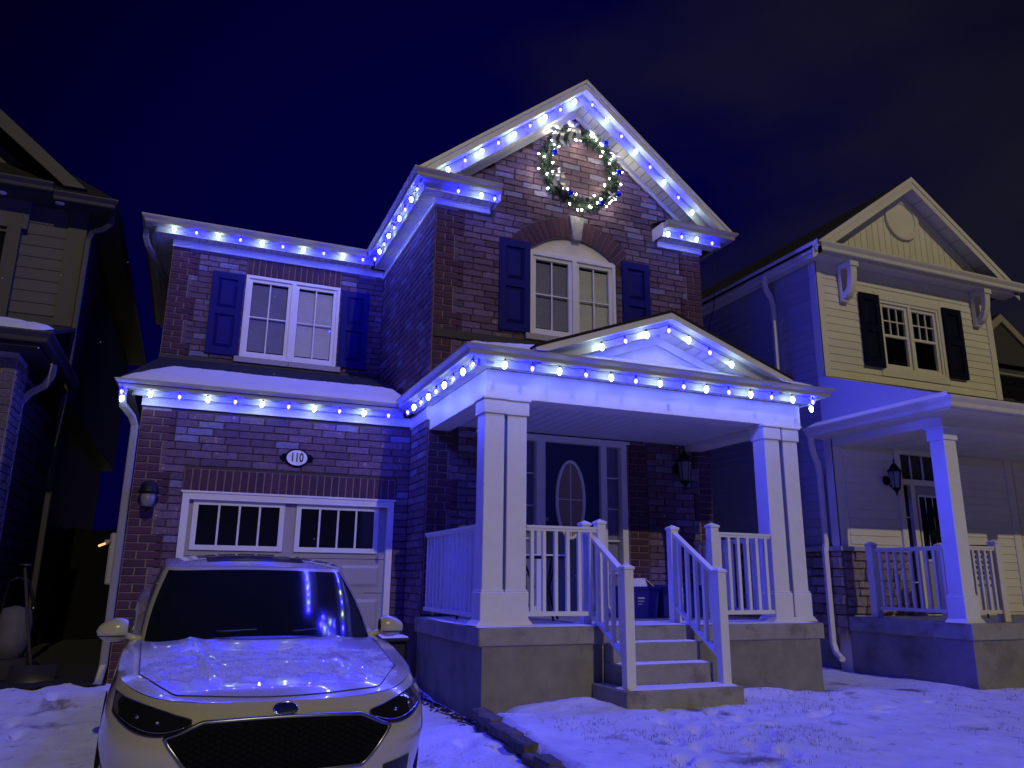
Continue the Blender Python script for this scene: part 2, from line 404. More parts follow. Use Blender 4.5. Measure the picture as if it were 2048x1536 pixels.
def place_bricks(specs, parent, limit=300, key=None, stuffname='brick_courses'):
    def pos(s):
        kind, a, z, L, mm, face, side = s
        off = 0.012 if kind in ('full', 'half') else 0.016
        if side == '-y': return Vector((a, face - off, z)), 0.0
        if side == '-x': return Vector((face - off, a, z)), -math.pi / 2
        return Vector((face + off, a, z)), math.pi / 2
    specs = sorted(specs, key=key or (lambda s: (pos(s)[0] - CAMP).length))
    rr = random.Random(3); stuff = MB()
    for i, s in enumerate(specs):
        kind, a, z, L, mm, face, side = s; p, ang = pos(s); v = rr.randrange(5)
        base, L0, H0 = BV[kind][v]
        sc_ = (L / L0, 1, 1); jit = rr.uniform(-0.003, 0.003) if kind in ('full', 'half') else 0
        if side == '-y': p.y += jit
        else: p.x += jit
        if i < limit:
            inst('brick', BMESH[kind][v], parent, p, (0, 0, ang), sc_, mm)
        else:
            c, sn = math.cos(ang), math.sin(ang)
            vs = []
            for x, y, zz in base.v:
                x *= sc_[0]; vs.append((p.x + c * x - sn * y, p.y + sn * x + c * y, p.z + zz))
            stuff.add(vs, base.f, mm)
    if stuff.v: stuff.build(stuffname, parent, kind='stuff', fix=False)

def wallslab(name, parent, a0, a1, z0, z1, face, side, openings, m, thick=0.22, extra=None, mats2=()):
    """solid wall with rectangular openings, cut as cells"""
    mb = MB(); xs = sorted({a0, a1, *[min(max(o[0], a0), a1) for o in openings], *[min(max(o[1], a0), a1) for o in openings]})
    zs = sorted({z0, z1, *[min(max(o[2], z0), z1) for o in openings], *[min(max(o[3], z0), z1) for o in openings]})
    for i in range(len(xs) - 1):
        for j in range(len(zs) - 1):
            cx, cz = (xs[i] + xs[i + 1]) / 2, (zs[j] + zs[j + 1]) / 2
            if any(o[0] < cx < o[1] and o[2] < cz < o[3] for o in openings): continue
            if side == '-y': mb.box(xs[i], xs[i + 1], face, face + thick, zs[j], zs[j + 1], m)
            elif side == '-x': mb.box(face, face + thick, xs[i], xs[i + 1], zs[j], zs[j + 1], m)
            else: mb.box(face - thick, face, xs[i], xs[i + 1], zs[j], zs[j + 1], m)
    for (b0, b1, c0, c1) in mats2:
        if side == '-y': mb.box(b0, b1, face - 0.005, face + 0.01, c0, c1, M['mortar_l'])
        elif side == '-x': mb.box(face - 0.005, face + 0.01, b0, b1, c0, c1, M['mortar_l'])
    if extra: extra(mb)
    return mb.build(name, parent, fix=False)

# ------------------------------------------------------------------ joinery
def window(parent, x0, x1, z0, z1, face, blinds=('blind', 'blind'), mull=None, sill=True, rec=0.05, m='trim', rows=2, label=None, cols=2, lower=None):
    """two-sash window set in the front wall"""
    w = sub('window', parent, label)
    mid = mull if mull else (x0 + x1) / 2; fm = M[m]
    f = MB(); y0 = face - 0.012; y1 = face + 0.09
    t = 0.045
    f.box(x0, x1, y0, y1, z1 - t, z1, fm); f.box(x0, x1, y0, y1, z0, z0 + t, fm)
    f.box(x0, x0 + t, y0, y1, z0 + t, z1 - t, fm); f.box(x1 - t, x1, y0, y1, z0 + t, z1 - t, fm)
    f.box(mid - 0.03, mid + 0.03, y0 - 0.004, y1, z0 + t, z1 - t, fm)
    f.build('frame', w)
    for i, (a, b) in enumerate(((x0 + t, mid - 0.03), (mid + 0.03, x1 - t))):
        s = MB(); q = 0.05; ys, ye = face + 0.012, face + 0.06; zb, zt = z0 + t, z1 - t
        s.box(a, b, ys, ye, zt - q, zt, fm); s.box(a, b, ys, ye, zb, zb + q, fm)
        s.box(a, a + q, ys, ye, zb + q, zt - q, fm); s.box(b - q, b, ys, ye, zb + q, zt - q, fm)
        s.build('sash', w)
        ga, gb, gz0, gz1 = a + q, b - q, zb + q, zt - q
        if lower:   # hung window: upper part with a grid, lower part plain
            zm = gz0 + (gz1 - gz0) * lower
            r = MB(); r.box(ga, gb, ys + 0.002, ye, zm - 0.02, zm + 0.02, fm); r.build('meeting_rail', w)
            g0 = zm + 0.02
        else: g0 = gz0
        for k in range(1, cols):
            r = MB(); xx = ga + (gb - ga) * k / cols; r.box(xx - 0.009, xx + 0.009, ys + 0.012, ys + 0.03, g0, gz1, fm); r.build('glazing_bar', w)
        for k in range(1, rows):
            r = MB(); zz = g0 + (gz1 - g0) * k / rows; r.box(ga, gb, ys + 0.010, ys + 0.026, zz - 0.009, zz + 0.009, fm); r.build('glazing_bar', w)
        for k in range(cols):
            for l in range(rows):
                p = MB(); xa = ga + (gb - ga) * k / cols; xb = ga + (gb - ga) * (k + 1) / cols
                za = g0 + (gz1 - g0) * l / rows; zc = g0 + (gz1 - g0) * (l + 1) / rows
                p.box(xa, xb, ys + 0.032, ys + 0.036, za, zc, M['glass']); p.build('pane', w)
        if lower:
            p = MB(); p.box(ga, gb, ys + 0.032, ys + 0.036, gz0, zm - 0.02, M['glass']); p.build('pane', w)
        bl = blinds[i]
        if bl:
            bb = MB(); n = int((gz1 - gz0 - 0.04) / 0.032)
            b0, b1 = (a + 0.06, b - 0.04)
            for k in range(n):
                zz = gz0 + 0.03 + k * 0.032
                bb.add([(b0, face + 0.064, zz), (b1, face + 0.064, zz), (b1, face + 0.071, zz + 0.033), (b0, face + 0.071, zz + 0.033)], [(0, 1, 2, 3)], M[bl])
            bb.build('blind', w, kind='stuff', fix=False)
    bk = MB(); bk.box(x0, x1, face + 0.20, face + 0.21, z0, z1, M['room']); bk.build('dark_interior', w)
    if sill:
        s = MB(); s.bbox(x0 - 0.07, (x0 + x1) / 2 - 0.002, face - 0.06, face + 0.05, z0 - 0.085, z0 - 0.002, M['sill'])
        s.bbox((x0 + x1) / 2 + 0.002, x1 + 0.07, face - 0.06, face + 0.05, z0 - 0.085, z0 - 0.002, M['sill']); s.build('sill', w)
    return w

def shutter(parent, x0, x1, z0, z1, face, label, m='shutter', panels=True):
    s = sub('shutter', parent, label); mm = M[m]
    b = MB(); f = face - 0.045; st = 0.085
    zm = z0 + (z1 - z0) * 0.52
    b.box(x0, x0 + st, f, face - 0.014, z0, z1, mm); b.box(x1 - st, x1, f, face - 0.014, z0, z1, mm)
    b.box(x0 + st, x1 - st, f, face - 0.014, z0, z0 + 0.10, mm); b.box(x0 + st, x1 - st, f, face - 0.014, z1 - 0.10, z1, mm)
    b.box(x0 + st, x1 - st, f, face - 0.014, zm - 0.05, zm + 0.05, mm)
    b.build('shutter_frame', s)
    for a, c in ((z0 + 0.10, zm - 0.05), (zm + 0.05, z1 - 0.10)):
        p = MB(); g = face - 0.022
        p.box(x0 + st, x1 - st, g, face - 0.015, a, c, mm)
        i = 0.045; xa, xb, za, zb = x0 + st + 0.01, x1 - st - 0.01, a + 0.012, c - 0.012
        vs = [(xa, g, za), (xb, g, za), (xb, g, zb), (xa, g, zb), (xa + i, g - 0.016, za + i), (xb - i, g - 0.016, za + i), (xb - i, g - 0.016, zb - i), (xa + i, g - 0.016, zb - i)]
        p.add(vs, [(0, 1, 5, 4), (1, 2, 6, 5), (2, 3, 7, 6), (3, 0, 4, 7), (4, 5, 6, 7)], mm); p.build('raised_panel', s)

def gutter_profile(h=0.115, d=0.115):
    # (out, z) with out measured outwards from the fascia, closed section
    return [(0, 0), (d * 0.55, 0), (d * 0.62, h * 0.10), (d * 0.66, h * 0.42), (d * 0.90, h * 0.70), (d, h * 0.86), (d, h), (d * 0.93, h), (d * 0.93, h * 0.9), (0, h * 0.9)]
def gutter(parent, p0, p1, z, out, m0=0.0, m1=0.0, h=0.115, d=0.115, m='gutter'):
    """gutter from p0 to p1 (2D), out = outward unit 2D, z = underside; m0/m1 mitre slopes at the ends"""
    p0, p1, out = Vector(p0), Vector(p1), Vector(out); t = (p1 - p0).normalized(); mb = MB(); pr = gutter_profile(h, d); n = len(pr)
    vs = []
    for p, mm in ((p0, -m0), (p1, m1)):
        for o, zz in pr:
            q = p + out * o + t * o * mm; vs.append((q.x, q.y, z + zz))
    fs = [list(range(n))[::-1], list(range(n, 2 * n))] + [(i, (i + 1) % n, n + (i + 1) % n, n + i) for i in range(n)]
    mb.add(vs, fs, M[m]); return mb.build('gutter', parent)

SOFN = [0]
def soffit(parent, P0, P1, W0, W1, m='soffit', w=0.10, name='soffit_board', limit=True):
    """boards laid side by side from edge P0->P1 (outer) against W0->W1 (wall side), 3D points, undersides at given heights"""
    P0, P1, W0, W1 = map(Vector, (P0, P1, W0, W1)); L = max((P1 - P0).length, (W1 - W0).length); n = max(1, round(L / w))
    nrm = (P1 - P0).cross(W0 - P0)
    if nrm.length < 1e-6: nrm = (W1 - W0).cross(W0 - P0)
    nrm.normalize()
    if nrm.z < 0: nrm = -nrm
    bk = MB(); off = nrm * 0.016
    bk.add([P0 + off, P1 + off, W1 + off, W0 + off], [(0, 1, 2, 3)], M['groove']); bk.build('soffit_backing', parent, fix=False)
    for i in range(n):
        a, b = i / n, (i + 1) / n; g = 0.045 / n * (L / (n * w)) if False else 0.004 / L
        q = [P0.lerp(P1, a + g), P0.lerp(P1, b - g), W0.lerp(W1, b - g), W0.lerp(W1, a + g)]
        mb = MB(); t = nrm * 0.012; c = 0.1
        mid = [q[0].lerp(q[1], 0.06), q[0].lerp(q[1], 0.94), q[3].lerp(q[2], 0.94), q[3].lerp(q[2], 0.06)]
        # slightly dished board: edges turned up
        e = nrm * 0.005
        vs = [q[0] + e, mid[0], mid[1], q[1] + e, q[3] + e, mid[3], mid[2], q[2] + e]
        fs = [(0, 1, 5, 4), (1, 2, 6, 5), (2, 3, 7, 6)]
        vs += [v + t for v in vs]; fs += [tuple(8 + i_ for i_ in f[::-1]) for f in fs]
        fs += [(0, 1, 9, 8), (1, 2, 10, 9), (2, 3, 11, 10), (4, 5, 13, 12), (5, 6, 14, 13), (6, 7, 15, 14)]
        mb.add(vs, fs, M[m]); mb.build(name, parent, fix=False)

def beamprism(mb, A, B, up, out, w0, w1, m):
    pass

# ================================================================== THE BRICK HOUSE
house = thing('brick_house', 'brick two-storey house number 110 outlined with blue and white lights', 'house', (3.0, 9.4, 0.1))

# ---- garage front
gd = (-0.092, 2.294, -0.1, 2.19)          # garage door opening
specs = []
Qw, Qn = 0.36, 0.25
specs += wall_bricks(GX0, 2.468, 0.05, 3.15, G, '-y', [gd, (-0.10, 2.31, 2.19, 2.455)], [(GX0, Qw, Qn, 1)], zbase=0.0)
specs += soldier(-0.10, 2.30, 2.195, 2.452, G)
wallslab('wall', house, GX0, TX0 - 0.005, -0.1, 3.3, G, '-y', [gd], M['mortar'], mats2=[(GX0, GX0 + 0.3, 0, 3.14), (-0.10, 2.30, 2.19, 2.455)])
# left side wall of the garage and wing (plain, dark side)
s_ = MB(); s_.box(GX0, GX0 + 0.2, G + 0.222, U - 0.001, -0.1, 3.33, M['mortar']); s_.box(GX0, GX0 + 0.2, U + 0.222, 16, -0.1, 4.309, M['mortar']); s_.build('side_wall', house)
# ---- tower left side wall: bricks up to frieze, both floors
specs += wall_bricks(T, G - 0.02, 0.7, 3.15, TX0, '-x', (), (), zbase=0.0)
def sideskip(a, z):      # below the garage roof nothing shows
    return z < 3.45 + 0.385 * (a - 9.2) and z > 3.2
specs += wall_bricks(T, U - 0.02, 3.4, 5.88, TX0, '-x', (), (), skip=sideskip, zbase=0.0)
wallslab('wall', house, T + 0.221, U + 0.3, -0.1, 6.05, TX0, '-x', (), M['mortar'], thick=0.2)
# ---- upper wing front
win_w = (0.423, 1.80, 4.35, 5.617)
specs += wall_bricks(GX0, 2.468, 4.14, 5.90, U, '-y', [win_w, (win_w[0] - 0.01, 1.80, 5.61, 5.905), (0.34, 1.90, 4.26, 4.36)], [(GX0, Qw, Qn, 1)], zbase=0.0)
specs += soldier(0.42, 1.80, 5.622, 5.88, U)
wallslab('wall', house, GX0, TX0 - 0.005, 4.0, 6.1, U, '-y', [win_w], M['mortar'], mats2=[(GX0, GX0 + 0.3, 4.1, 5.9), (0.42, 1.80, 5.62, 5.9)])
s_ = MB(); s_.box(GX0, GX0 + 0.2, U + 0.222, 16, 4.31, 6.1, M['mortar']); s_.build('side_wall', house)
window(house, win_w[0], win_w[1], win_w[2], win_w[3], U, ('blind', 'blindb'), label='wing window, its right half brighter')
shutter(house, -0.045, 0.40, 4.352, 5.594, U, 'shutter left of the wing window'); shutter(house, 1.825, 2.25, 4.352, 5.575, U, 'shutter right of the wing window')
# ---- tower front, upper storey with gable
WX0, WX1, WZ0, WZS, WZC = 3.762, 5.035, 4.318, 5.462, 5.735      # window: sides, sill, spring, crown
wc = (WX0 + WX1) / 2; hw = (WX1 - WX0) / 2; rise = WZC - WZS; RR = (hw * hw + rise * rise) / (2 * rise); zc0 = WZC - RR
def arc(x, r): 
    d = r * r - (x - wc) ** 2
    return zc0 + math.sqrt(d) if d > 0 else -9
def arch_open(zc):
    # outer arch ring
    if zc < WZS - 0.12 or zc > WZC + 0.36: return None
    d = (RR + 0.30) ** 2 - (zc - zc0) ** 2
    if d <= 0: return None
    h = math.sqrt(d); lim = 0.78
    return (wc - min(h, lim), wc + min(h, lim))
def gable_skip(a, z): return z > 7.60 - 0.805 * abs(a - 4.455) + 0.02
specs += wall_bricks(TX0, TX1, 3.25, 7.6, T, '-y', [(WX0 - 0.005, WX1 + 0.005, WZ0, WZS + 0.1), (WX0 - 0.08, WX1 + 0.08, WZ0 - 0.09, WZ0), arch_open,
        ], [(TX0, Qw, Qn, 1), (TX1, Qw, Qn, -1)], skip=lambda a, z: gable_skip(a, z) or (z > 5.86 and (a < 3.19 or a > 5.72) and z < 6.02) , zbase=0.0)
def tower_extra(mb):
    # gable triangle behind the bricks and the spandrels over the arched window
    mb.prism([(TX0 + 0.02, 5.95), (TX1 - 0.02, 5.95), (4.455, 7.62)], T + 0.001, T + 0.2, M['mortar'])
    n = 24
    for i in range(n):
        xa = WX0 + (WX1 - WX0) * i / n; xb = WX0 + (WX1 - WX0) * (i + 1) / n
        za, zb = arc(xa, RR), arc(xb, RR)
        mb.prism([(xa, za), (xb, zb), (xb, WZC + 0.002), (xa, WZC + 0.002)], T, T + 0.2, M['mortar'])
wallslab('wall', house, TX0, TX1, 3.25, 5.949, T, '-y', [(WX0, WX1, WZ0, WZC)], M['mortar'], extra=tower_extra,
         mats2=[(TX0, TX0 + 0.3, 3.3, 5.86), (TX1 - 0.3, TX1, 3.3, 5.86)])
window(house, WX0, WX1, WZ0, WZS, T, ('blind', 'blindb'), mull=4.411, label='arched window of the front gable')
p = MB(); n = 20
poly = [(WX0, WZS + 0.002), (WX1, WZS + 0.002)] + [(WX1 - (WX1 - WX0) * i / n, arc(WX1 - (WX1 - WX0) * i / n, RR)) for i in range(n + 1)]
p.prism(poly, T + 0.03, T + 0.05, M['archpanel']); p.build('arch_panel', house)
b = MB(); b.box(WX0 - 0.0, WX1, T - 0.004, T + 0.03, WZS - 0.002, WZS + 0.03, M['trim']); b.build('window_head_trim', house)
# arch bricks: each voussoir a brick of its own
na = 21; amax = math.asin(min(0.99, 0.80 / (RR + 0.15)))
bmv = MB()
for i in range(na):
    an = -amax + 2 * amax * (i + 0.5) / na
    if abs(an) < 0.052: continue
    hwid = (2 * amax / na) * 0.44; q = MB(); r0, r1 = RR + 0.012, RR + 0.285
    pts = [(wc + r * math.sin(a), zc0 + r * math.cos(a)) for r, a in ((r0, an - hwid), (r0, an + hwid), (r1, an + hwid), (r1, an - hwid))]
    q.prism(pts, T - 0.016, T + 0.01, M['bq0'] if i % 3 else M['bq1']); q.build('brick', house)
q = MB(); q.prism([(wc + r * math.sin(a), zc0 + r * math.cos(a)) for r, a in [(RR + 0.002, -amax + 2 * amax * i / 16) for i in range(17)] + [(RR + 0.295, amax - 2 * amax * i / 16) for i in range(17)]], T - 0.006, T + 0.003, M['mortar_l']); q.build('arch_mortar', house, fix=True)
q = MB(); q.prism([(4.385, 5.715), (4.50, 5.715), (4.55, 6.055), (4.335, 6.055)], T - 0.045, T + 0.01, M['key']); q.build('keystone', house)
shutter(house, 3.33, 3.757, 4.315, 5.555, T, 'shutter left of the arched window'); shutter(house, 5.127, 5.56, 4.315, 5.54, T, 'shutter right of the arched window')
# ---- tower front, ground floor behind the porch
DO = (3.10, 5.124, 0.88, 3.012)
specs += wall_bricks(TX0, TX1, 0.90, 3.10, T, '-y', [DO, (3.08, 5.405, 3.0, 3.215)], [(TX0, Qw, Qn, 1), (TX1, Qw * 0.8, Qn * 0.8, -1), (5.16, 0.27, 0.27, 1)], zbase=0.0)
specs += soldier(3.10, 5.40, 3.018, 3.208, T)
wallslab('wall', house, TX0, TX1, -0.1, 3.249, T, '-y', [DO], M['mortar'], mats2=[(TX0, TX0 + 0.3, 0.9, 3.1), (TX1 - 0.22, TX1, 0.9, 3.1), (5.15, 5.43, 0.9, 3.22), (3.10, 5.15, 3.013, 3.21)])
s_ = MB(); s_.box(TX1 - 0.2, TX1, T + 0.221, 16, -0.1, 6.1, M['mortar']); s_.build('side_wall', house)
s_ = MB(); s_.box(TX0 - 0.06, TX0, G - 0.02, G - 0.001, 0, 0.75, M['conc']); s_.build('foundation', house)
place_bricks(specs, house, 300, key=lambda s: (0 if not (s[6] == '-y' and s[5] == G and s[2] < 1.15) and not (s[5] == T and s[2] < 1.5 and s[1] < 5.1) else 50) + math.hypot(s[5], s[1]) if s[6] == '-y' else 60)

# ---- garage door
gdo = sub('garage_door', house)
f = MB(); y0, y1 = G - 0.014, G + 0.12; fw = 0.075
f.box(gd[0], gd[0] + fw, y0, y1, 0.05, gd[3] - 0.002, M['trim']); f.box(gd[1] - fw, gd[1], y0, y1, 0.05, gd[3] - 0.002, M['trim'])
f.box(gd[0] + fw, gd[1] - fw, y0, y1, gd[3] - 0.075, gd[3] - 0.002, M['trim']); f.box(gd[0] - 0.02, gd[1] + 0.02, y0 - 0.012, y1, gd[3] - 0.001, gd[3] + 0.02, M['trim'])
f.build('door_frame', gdo)
pz = [0.08, 0.60, 1.11, 1.50, 2.115]
for i in range(4):
    q = MB(); q.box(gd[0] + fw, gd[1] - fw, G + 0.06, G + 0.10, pz[i] + 0.003, pz[i + 1] - 0.003, M['gdoor']); q.build('door_section', gdo)
    if i < 3:
        for k in range(4):
            q = MB(); xa = gd[0] + fw + 0.05 + k * 0.555; xb = xa + 0.47; za, zb = pz[i] + 0.07, pz[i + 1] - 0.07; g = G + 0.06; d = 0.035
            vs = [(xa, g - .001, za), (xb, g - .001, za), (xb, g - .001, zb), (xa, g - .001, zb), (xa + d, g - 0.013, za + d), (xb - d, g - 0.013, za + d), (xb - d, g - 0.013, zb - d), (xa + d, g - 0.013, zb - d)]
            q.add(vs, [(0, 1, 5, 4), (1, 2, 6, 5), (2, 3, 7, 6), (3, 0, 4, 7), (4, 5, 6, 7)], M['gdoor']); q.build('raised_panel', gdo)
for xa, xb in ((0.03, 1.018), (1.152, 2.124)):
    za, zb = 1.567, 2.118; w_ = 0.055; q = MB(); ya, yb = G + 0.035, G + 0.062
    q.box(xa, xb, ya, yb, zb - w_, zb, M['trim']); q.box(xa, xb, ya, yb, za, za + w_, M['trim'])
    q.box(xa, xa + w_, ya, yb, za + w_, zb - w_, M['trim']); q.box(xb - w_, xb, ya, yb, za + w_, zb - w_, M['trim']); q.build('window_frame', gdo)
    for k in range(4):
        p0 = xa + w_ + (xb - xa - 2 * w_) * k / 4; p1 = xa + w_ + (xb - xa - 2 * w_) * (k + 1) / 4
        q = MB(); q.box(p0, p1, G + 0.05, G + 0.0595, za + w_, zb - w_, M['darkglass']); q.build('pane', gdo)
        if k: q = MB(); q.box(p0 - 0.011, p0 + 0.011, G + 0.038, G + 0.05, za + w_, zb - w_, M['trim']); q.build('glazing_bar', gdo)

# ---- front door with side lights
fd = sub('front_door', house)
q = MB(); ya, yb = T - 0.03, T + 0.12
for xa, xb in ((3.10, 3.18), (5.045, 5.124), (3.86, 3.975), (4.748, 4.83)): q.box(xa, xb, ya, yb, 0.883, 2.945, M['trim'])
q.box(3.10, 5.124, ya, yb, 2.945, 3.01, M['trim']); q.box(3.18, 3.86, ya + 0.01, yb, 0.883, 0.98, M['trim']); q.box(4.83, 5.045, ya + 0.01, yb, 0.883, 0.98, M['trim'])
q.box(3.06, 5.165, ya - 0.02, ya + 0.01, 2.985, 3.02, M['trim'])
q.build('door_frame', fd)
q = MB(); q.box(3.975, 4.748, T + 0.03, T + 0.08, 0.90, 2.944, M['navydoor']); q.build('door_leaf', fd)
cx, cz, ra, rb = 4.34, 2.25, 0.205, 0.49
q = MB(); n = 40; vs = []
for k in range(n):
    a = 2 * math.pi * k / n
    for (s0, yy) in ((1.0, T + 0.03), (1.0, T + 0.008), (0.84, T + 0.004), (0.82, T + 0.022)):
        vs.append((cx + (ra - (1 - s0) * 0.205) * math.cos(a), yy, cz + (rb - (1 - s0) * 0.205) * math.sin(a)))
q.add(vs, [(k * 4 + i, ((k + 1) % n) * 4 + i, ((k + 1) % n) * 4 + i + 1, k * 4 + i + 1) for k in range(n) for i in range(3)], M['white'], True); q.build('oval_frame', fd)
q = MB(); q.add([(cx + (ra - 0.03) * math.cos(2 * math.pi * k / n), T + 0.024, cz + (rb - 0.03) * math.sin(2 * math.pi * k / n)) for k in range(n)], [list(range(n))], M['ovalglass']); q.build('oval_glass', fd)
q = MB(); q.box(cx - 0.006, cx + 0.006, T + 0.012, T + 0.0235, cz - rb + 0.03, cz + rb - 0.03, M['trim']); q.box(cx - ra + 0.03, cx + ra - 0.03, T + 0.014, T + 0.022, cz - 0.008, cz + 0.004, M['trim']); q.build('glazing_bar', fd)
q = MB(); q.lathe([(0.03, 0), (0.03, -0.012), (0.012, -0.02), (0.012, -0.04), (0.028, -0.05), (0.028, -0.07), (0.008, -0.08)], (4.02, T + 0.03, 1.86), M['brass'], 12, 'y'); q.lathe([(0.025, 0), (0.02, -0.015)], (4.02, T + 0.03, 2.0), M['brass'], 12, 'y'); q.build('handle', fd)
for xa, xb in ((3.18, 3.86), (4.83, 5.045)):
    q = MB(); q.box(xa, xb, T + 0.06, T + 0.066, 0.98, 2.945, M['glass']); q.build('pane', fd)
    q = MB(); q.box(xa, xb, T + 0.10, T + 0.105, 0.98, 2.945, M['blind']); q.build('side_curtain', fd)
    for k in range(1, 5):
        q = MB(); zz = 0.98 + 1.965 * k / 5; q.box(xa, xb, T + 0.045, T + 0.058, zz - 0.009, zz + 0.009, M['trim']); q.build('glazing_bar', fd)
q = MB(); q.box(3.06, 5.16, T - 0.06, T + 0.1, 0.884, 0.899, M['sill']); q.build('threshold', fd)

# ---- friezes
def frieze(x0, x1, y0, y1, z0, z1): 
    q = MB(); q.box(x0, x1, y0, y1, z0, z1, M['trim']); q.box(x0 - 0.0 if y1 - y0 < 1 else x0 - 0.012, x1, y0 - 0.012, y1, z1 - 0.02, z1 - 0.0005, M['trim']); q.box(x0 - 0.008 if y1 - y0 > 1 else x0, x1, y0 - 0.008, y1, z0 - 0.012, z0 + 0.012, M['trim']); q.build('frieze_board', house)
frieze(GX0 - 0.01, TX0 - 0.03, G - 0.03, G + 0.01, 3.135, 3.232)
frieze(GX0 - 0.01, TX0 - 0.03, U - 0.03, U + 0.01, 5.888, 5.986)
frieze(TX0 - 0.03, TX0 + 0.01, T - 0.03, U - 0.031, 5.864, 5.938)
frieze(TX0 + 0.011, 3.19, T - 0.03, T + 0.01, 5.864, 5.938)
frieze(5.715, TX1 + 0.02, T - 0.03, T + 0.01, 5.868, 5.938)
frieze(TX0 - 0.03, TX0 + 0.01, T - 0.03, G - 0.031, 3.10, 3.25)
# ---- eaves: garage
E1 = 9.205
def fascia(x0, x1, y0, y1, z0, z1, m='fasc'):
    zb = {3.212: 3.262, 5.968: 6.045, 5.925: 6.012, 3.218: 3.285}[z0]; s_ = 0.06; q = MB()  # boxing added behind the gutter, setting the fascia back into shade
    if y1 - y0 < 0.1: q.box(x0, x1, y0, y1 + s_, zb, z1, M[m]); q.build('added_sub_fascia', house); q = MB(); q.box(x0 + (s_ if x0 < 2.4 else 0), x1 - (s_ if x1 > 6.0 else 0), y0 + s_, y1 + s_, z0, zb - 0.001, M[m])
    else:
        d = s_ if x0 < 4 else -s_
        q.box(min(x0, x0 + d), max(x1, x1 + d), y0 + s_ + 0.025, y1, zb, z1 - 0.001, M[m]); q.build('added_sub_fascia', house); q = MB(); q.box(x0 + d, x1 + d, y0 + s_ + 0.025, y1, z0, zb - 0.001, M[m])
    q.build('fascia', house)
soffit(house, (GX0 - 0.10, E1 + 0.06, 3.235), (2.35, E1 + 0.06, 3.235), (GX0 - 0.15, G - 0.03, 3.235), (2.35, G - 0.03, 3.235))
fascia(GX0 - 0.15, 2.33, E1 - 0.02, E1 - 0.001, 3.212, 3.345)
gutter(house, (GX0 - 0.17, E1 - 0.02), (2.33, E1 - 0.02), 3.262, (0, -1), m0=1, m1=-1, h=0.09)
fascia(GX0 - 0.17, GX0 - 0.151, E1 - 0.02, 12.5, 3.212, 3.345)
gutter(house, (GX0 - 0.17, 11.6), (GX0 - 0.17, E1 - 0.02), 3.262, (-1, 0), m0=0, m1=1, h=0.09)
# garage roof
def zr(y): return 3.345 + 0.385 * (y - 9.1)
q = MB(); q.add([(-0.86, 9.10, 3.353), (2.50, 9.10, 3.353), (2.50, U, zr(U)), (GX0 + 0.02, U, zr(U)), (-0.86, 9.10, 3.30), (2.50, 9.10, 3.30), (2.50, U, zr(U) - 0.06), (GX0 + 0.02, U, zr(U) - 0.06)],
      [(0, 1, 2, 3), (4, 7, 6, 5), (0, 4, 5, 1), (0, 3, 7, 4)], M['shingle'])
q.add([(-0.86, 9.10, 3.352), (GX0 + 0.02, U, zr(U)), (-0.86, U, 3.352)], [(0, 1, 2)], M['shingle']); q.build('garage_roof', house)
q = MB(); q.box(GX0 - 0.01, TX0 - 0.002, U - 0.03, U + 0.0, zr(U) - 0.02, 4.27, M['flash']); q.box(TX0 - 0.014, TX0 - 0.012, T + 0.02, U - 0.03, 3.36, 3.42, M['flash']); q.build('flashing', house)
# snow on the garage roof (thickness, ragged upper edge)
def snow_sheet(name, parent, fn, nu, nv, thick=0.035, m='snowroof', seed=1, label=None):
    rnd = random.Random(seed); mb = MB()
    def P(i, j): return fn(i, j)
    W = nv + 1; top = []; bot = []
    for i in range(nu + 1):
        for j in range(nv + 1):
            p = Vector(fn(i / nu, j / nv)); e = min(i, nu - i, j, nv - j)
            h = thick * (0.12 if e == 0 else (0.75 if e == 1 else 1.0)) * (1 + rnd.uniform(-.12, .12))
            top.append((p.x, p.y, p.z + h)); bot.append((p.x, p.y, p.z + 0.001))
    n = len(top)
    fs = [(i * W + j, (i + 1) * W + j, (i + 1) * W + j + 1, i * W + j + 1) for i in range(nu) for j in range(nv)]
    mb.add(top + bot, fs + [tuple(n + k for k in f[::-1]) for f in fs], M[m], True)
    edge = [(i * W, (i + 1) * W) for i in range(nu)] + [(i * W + nv, (i + 1) * W + nv) for i in range(nu)] + [(j, j + 1) for j in range(nv)] + [(nu * W + j, nu * W + j + 1) for j in range(nv)]
    mb.add(top + bot, [(a, b_, n + b_, n + a) for a, b_ in edge], M[m], True)
    return mb.build(name, parent)
def ragged(x, s=1.0): return 0.10 * math.sin(x * 3.1 * s) + 0.05 * math.sin(x * 9.7 + 1) + 0.03 * math.sin(x * 23)
def snow_garage(u, v):
    yt = 10.32 + 0.3 * ragged(u * 3) - 0.5 * max(0, u - 0.93) * 10 * 0.3
    y = 9.115 + (yt - 9.115) * v
    xl = -0.84 + 0.46 * (v ** 1.2); xr = 2.46 - 0.02
    return (xl + (xr - xl) * u, y, zr(y) + 0.012)
snow_sheet('roof_snow', house, snow_garage, 60, 14, 0.04)
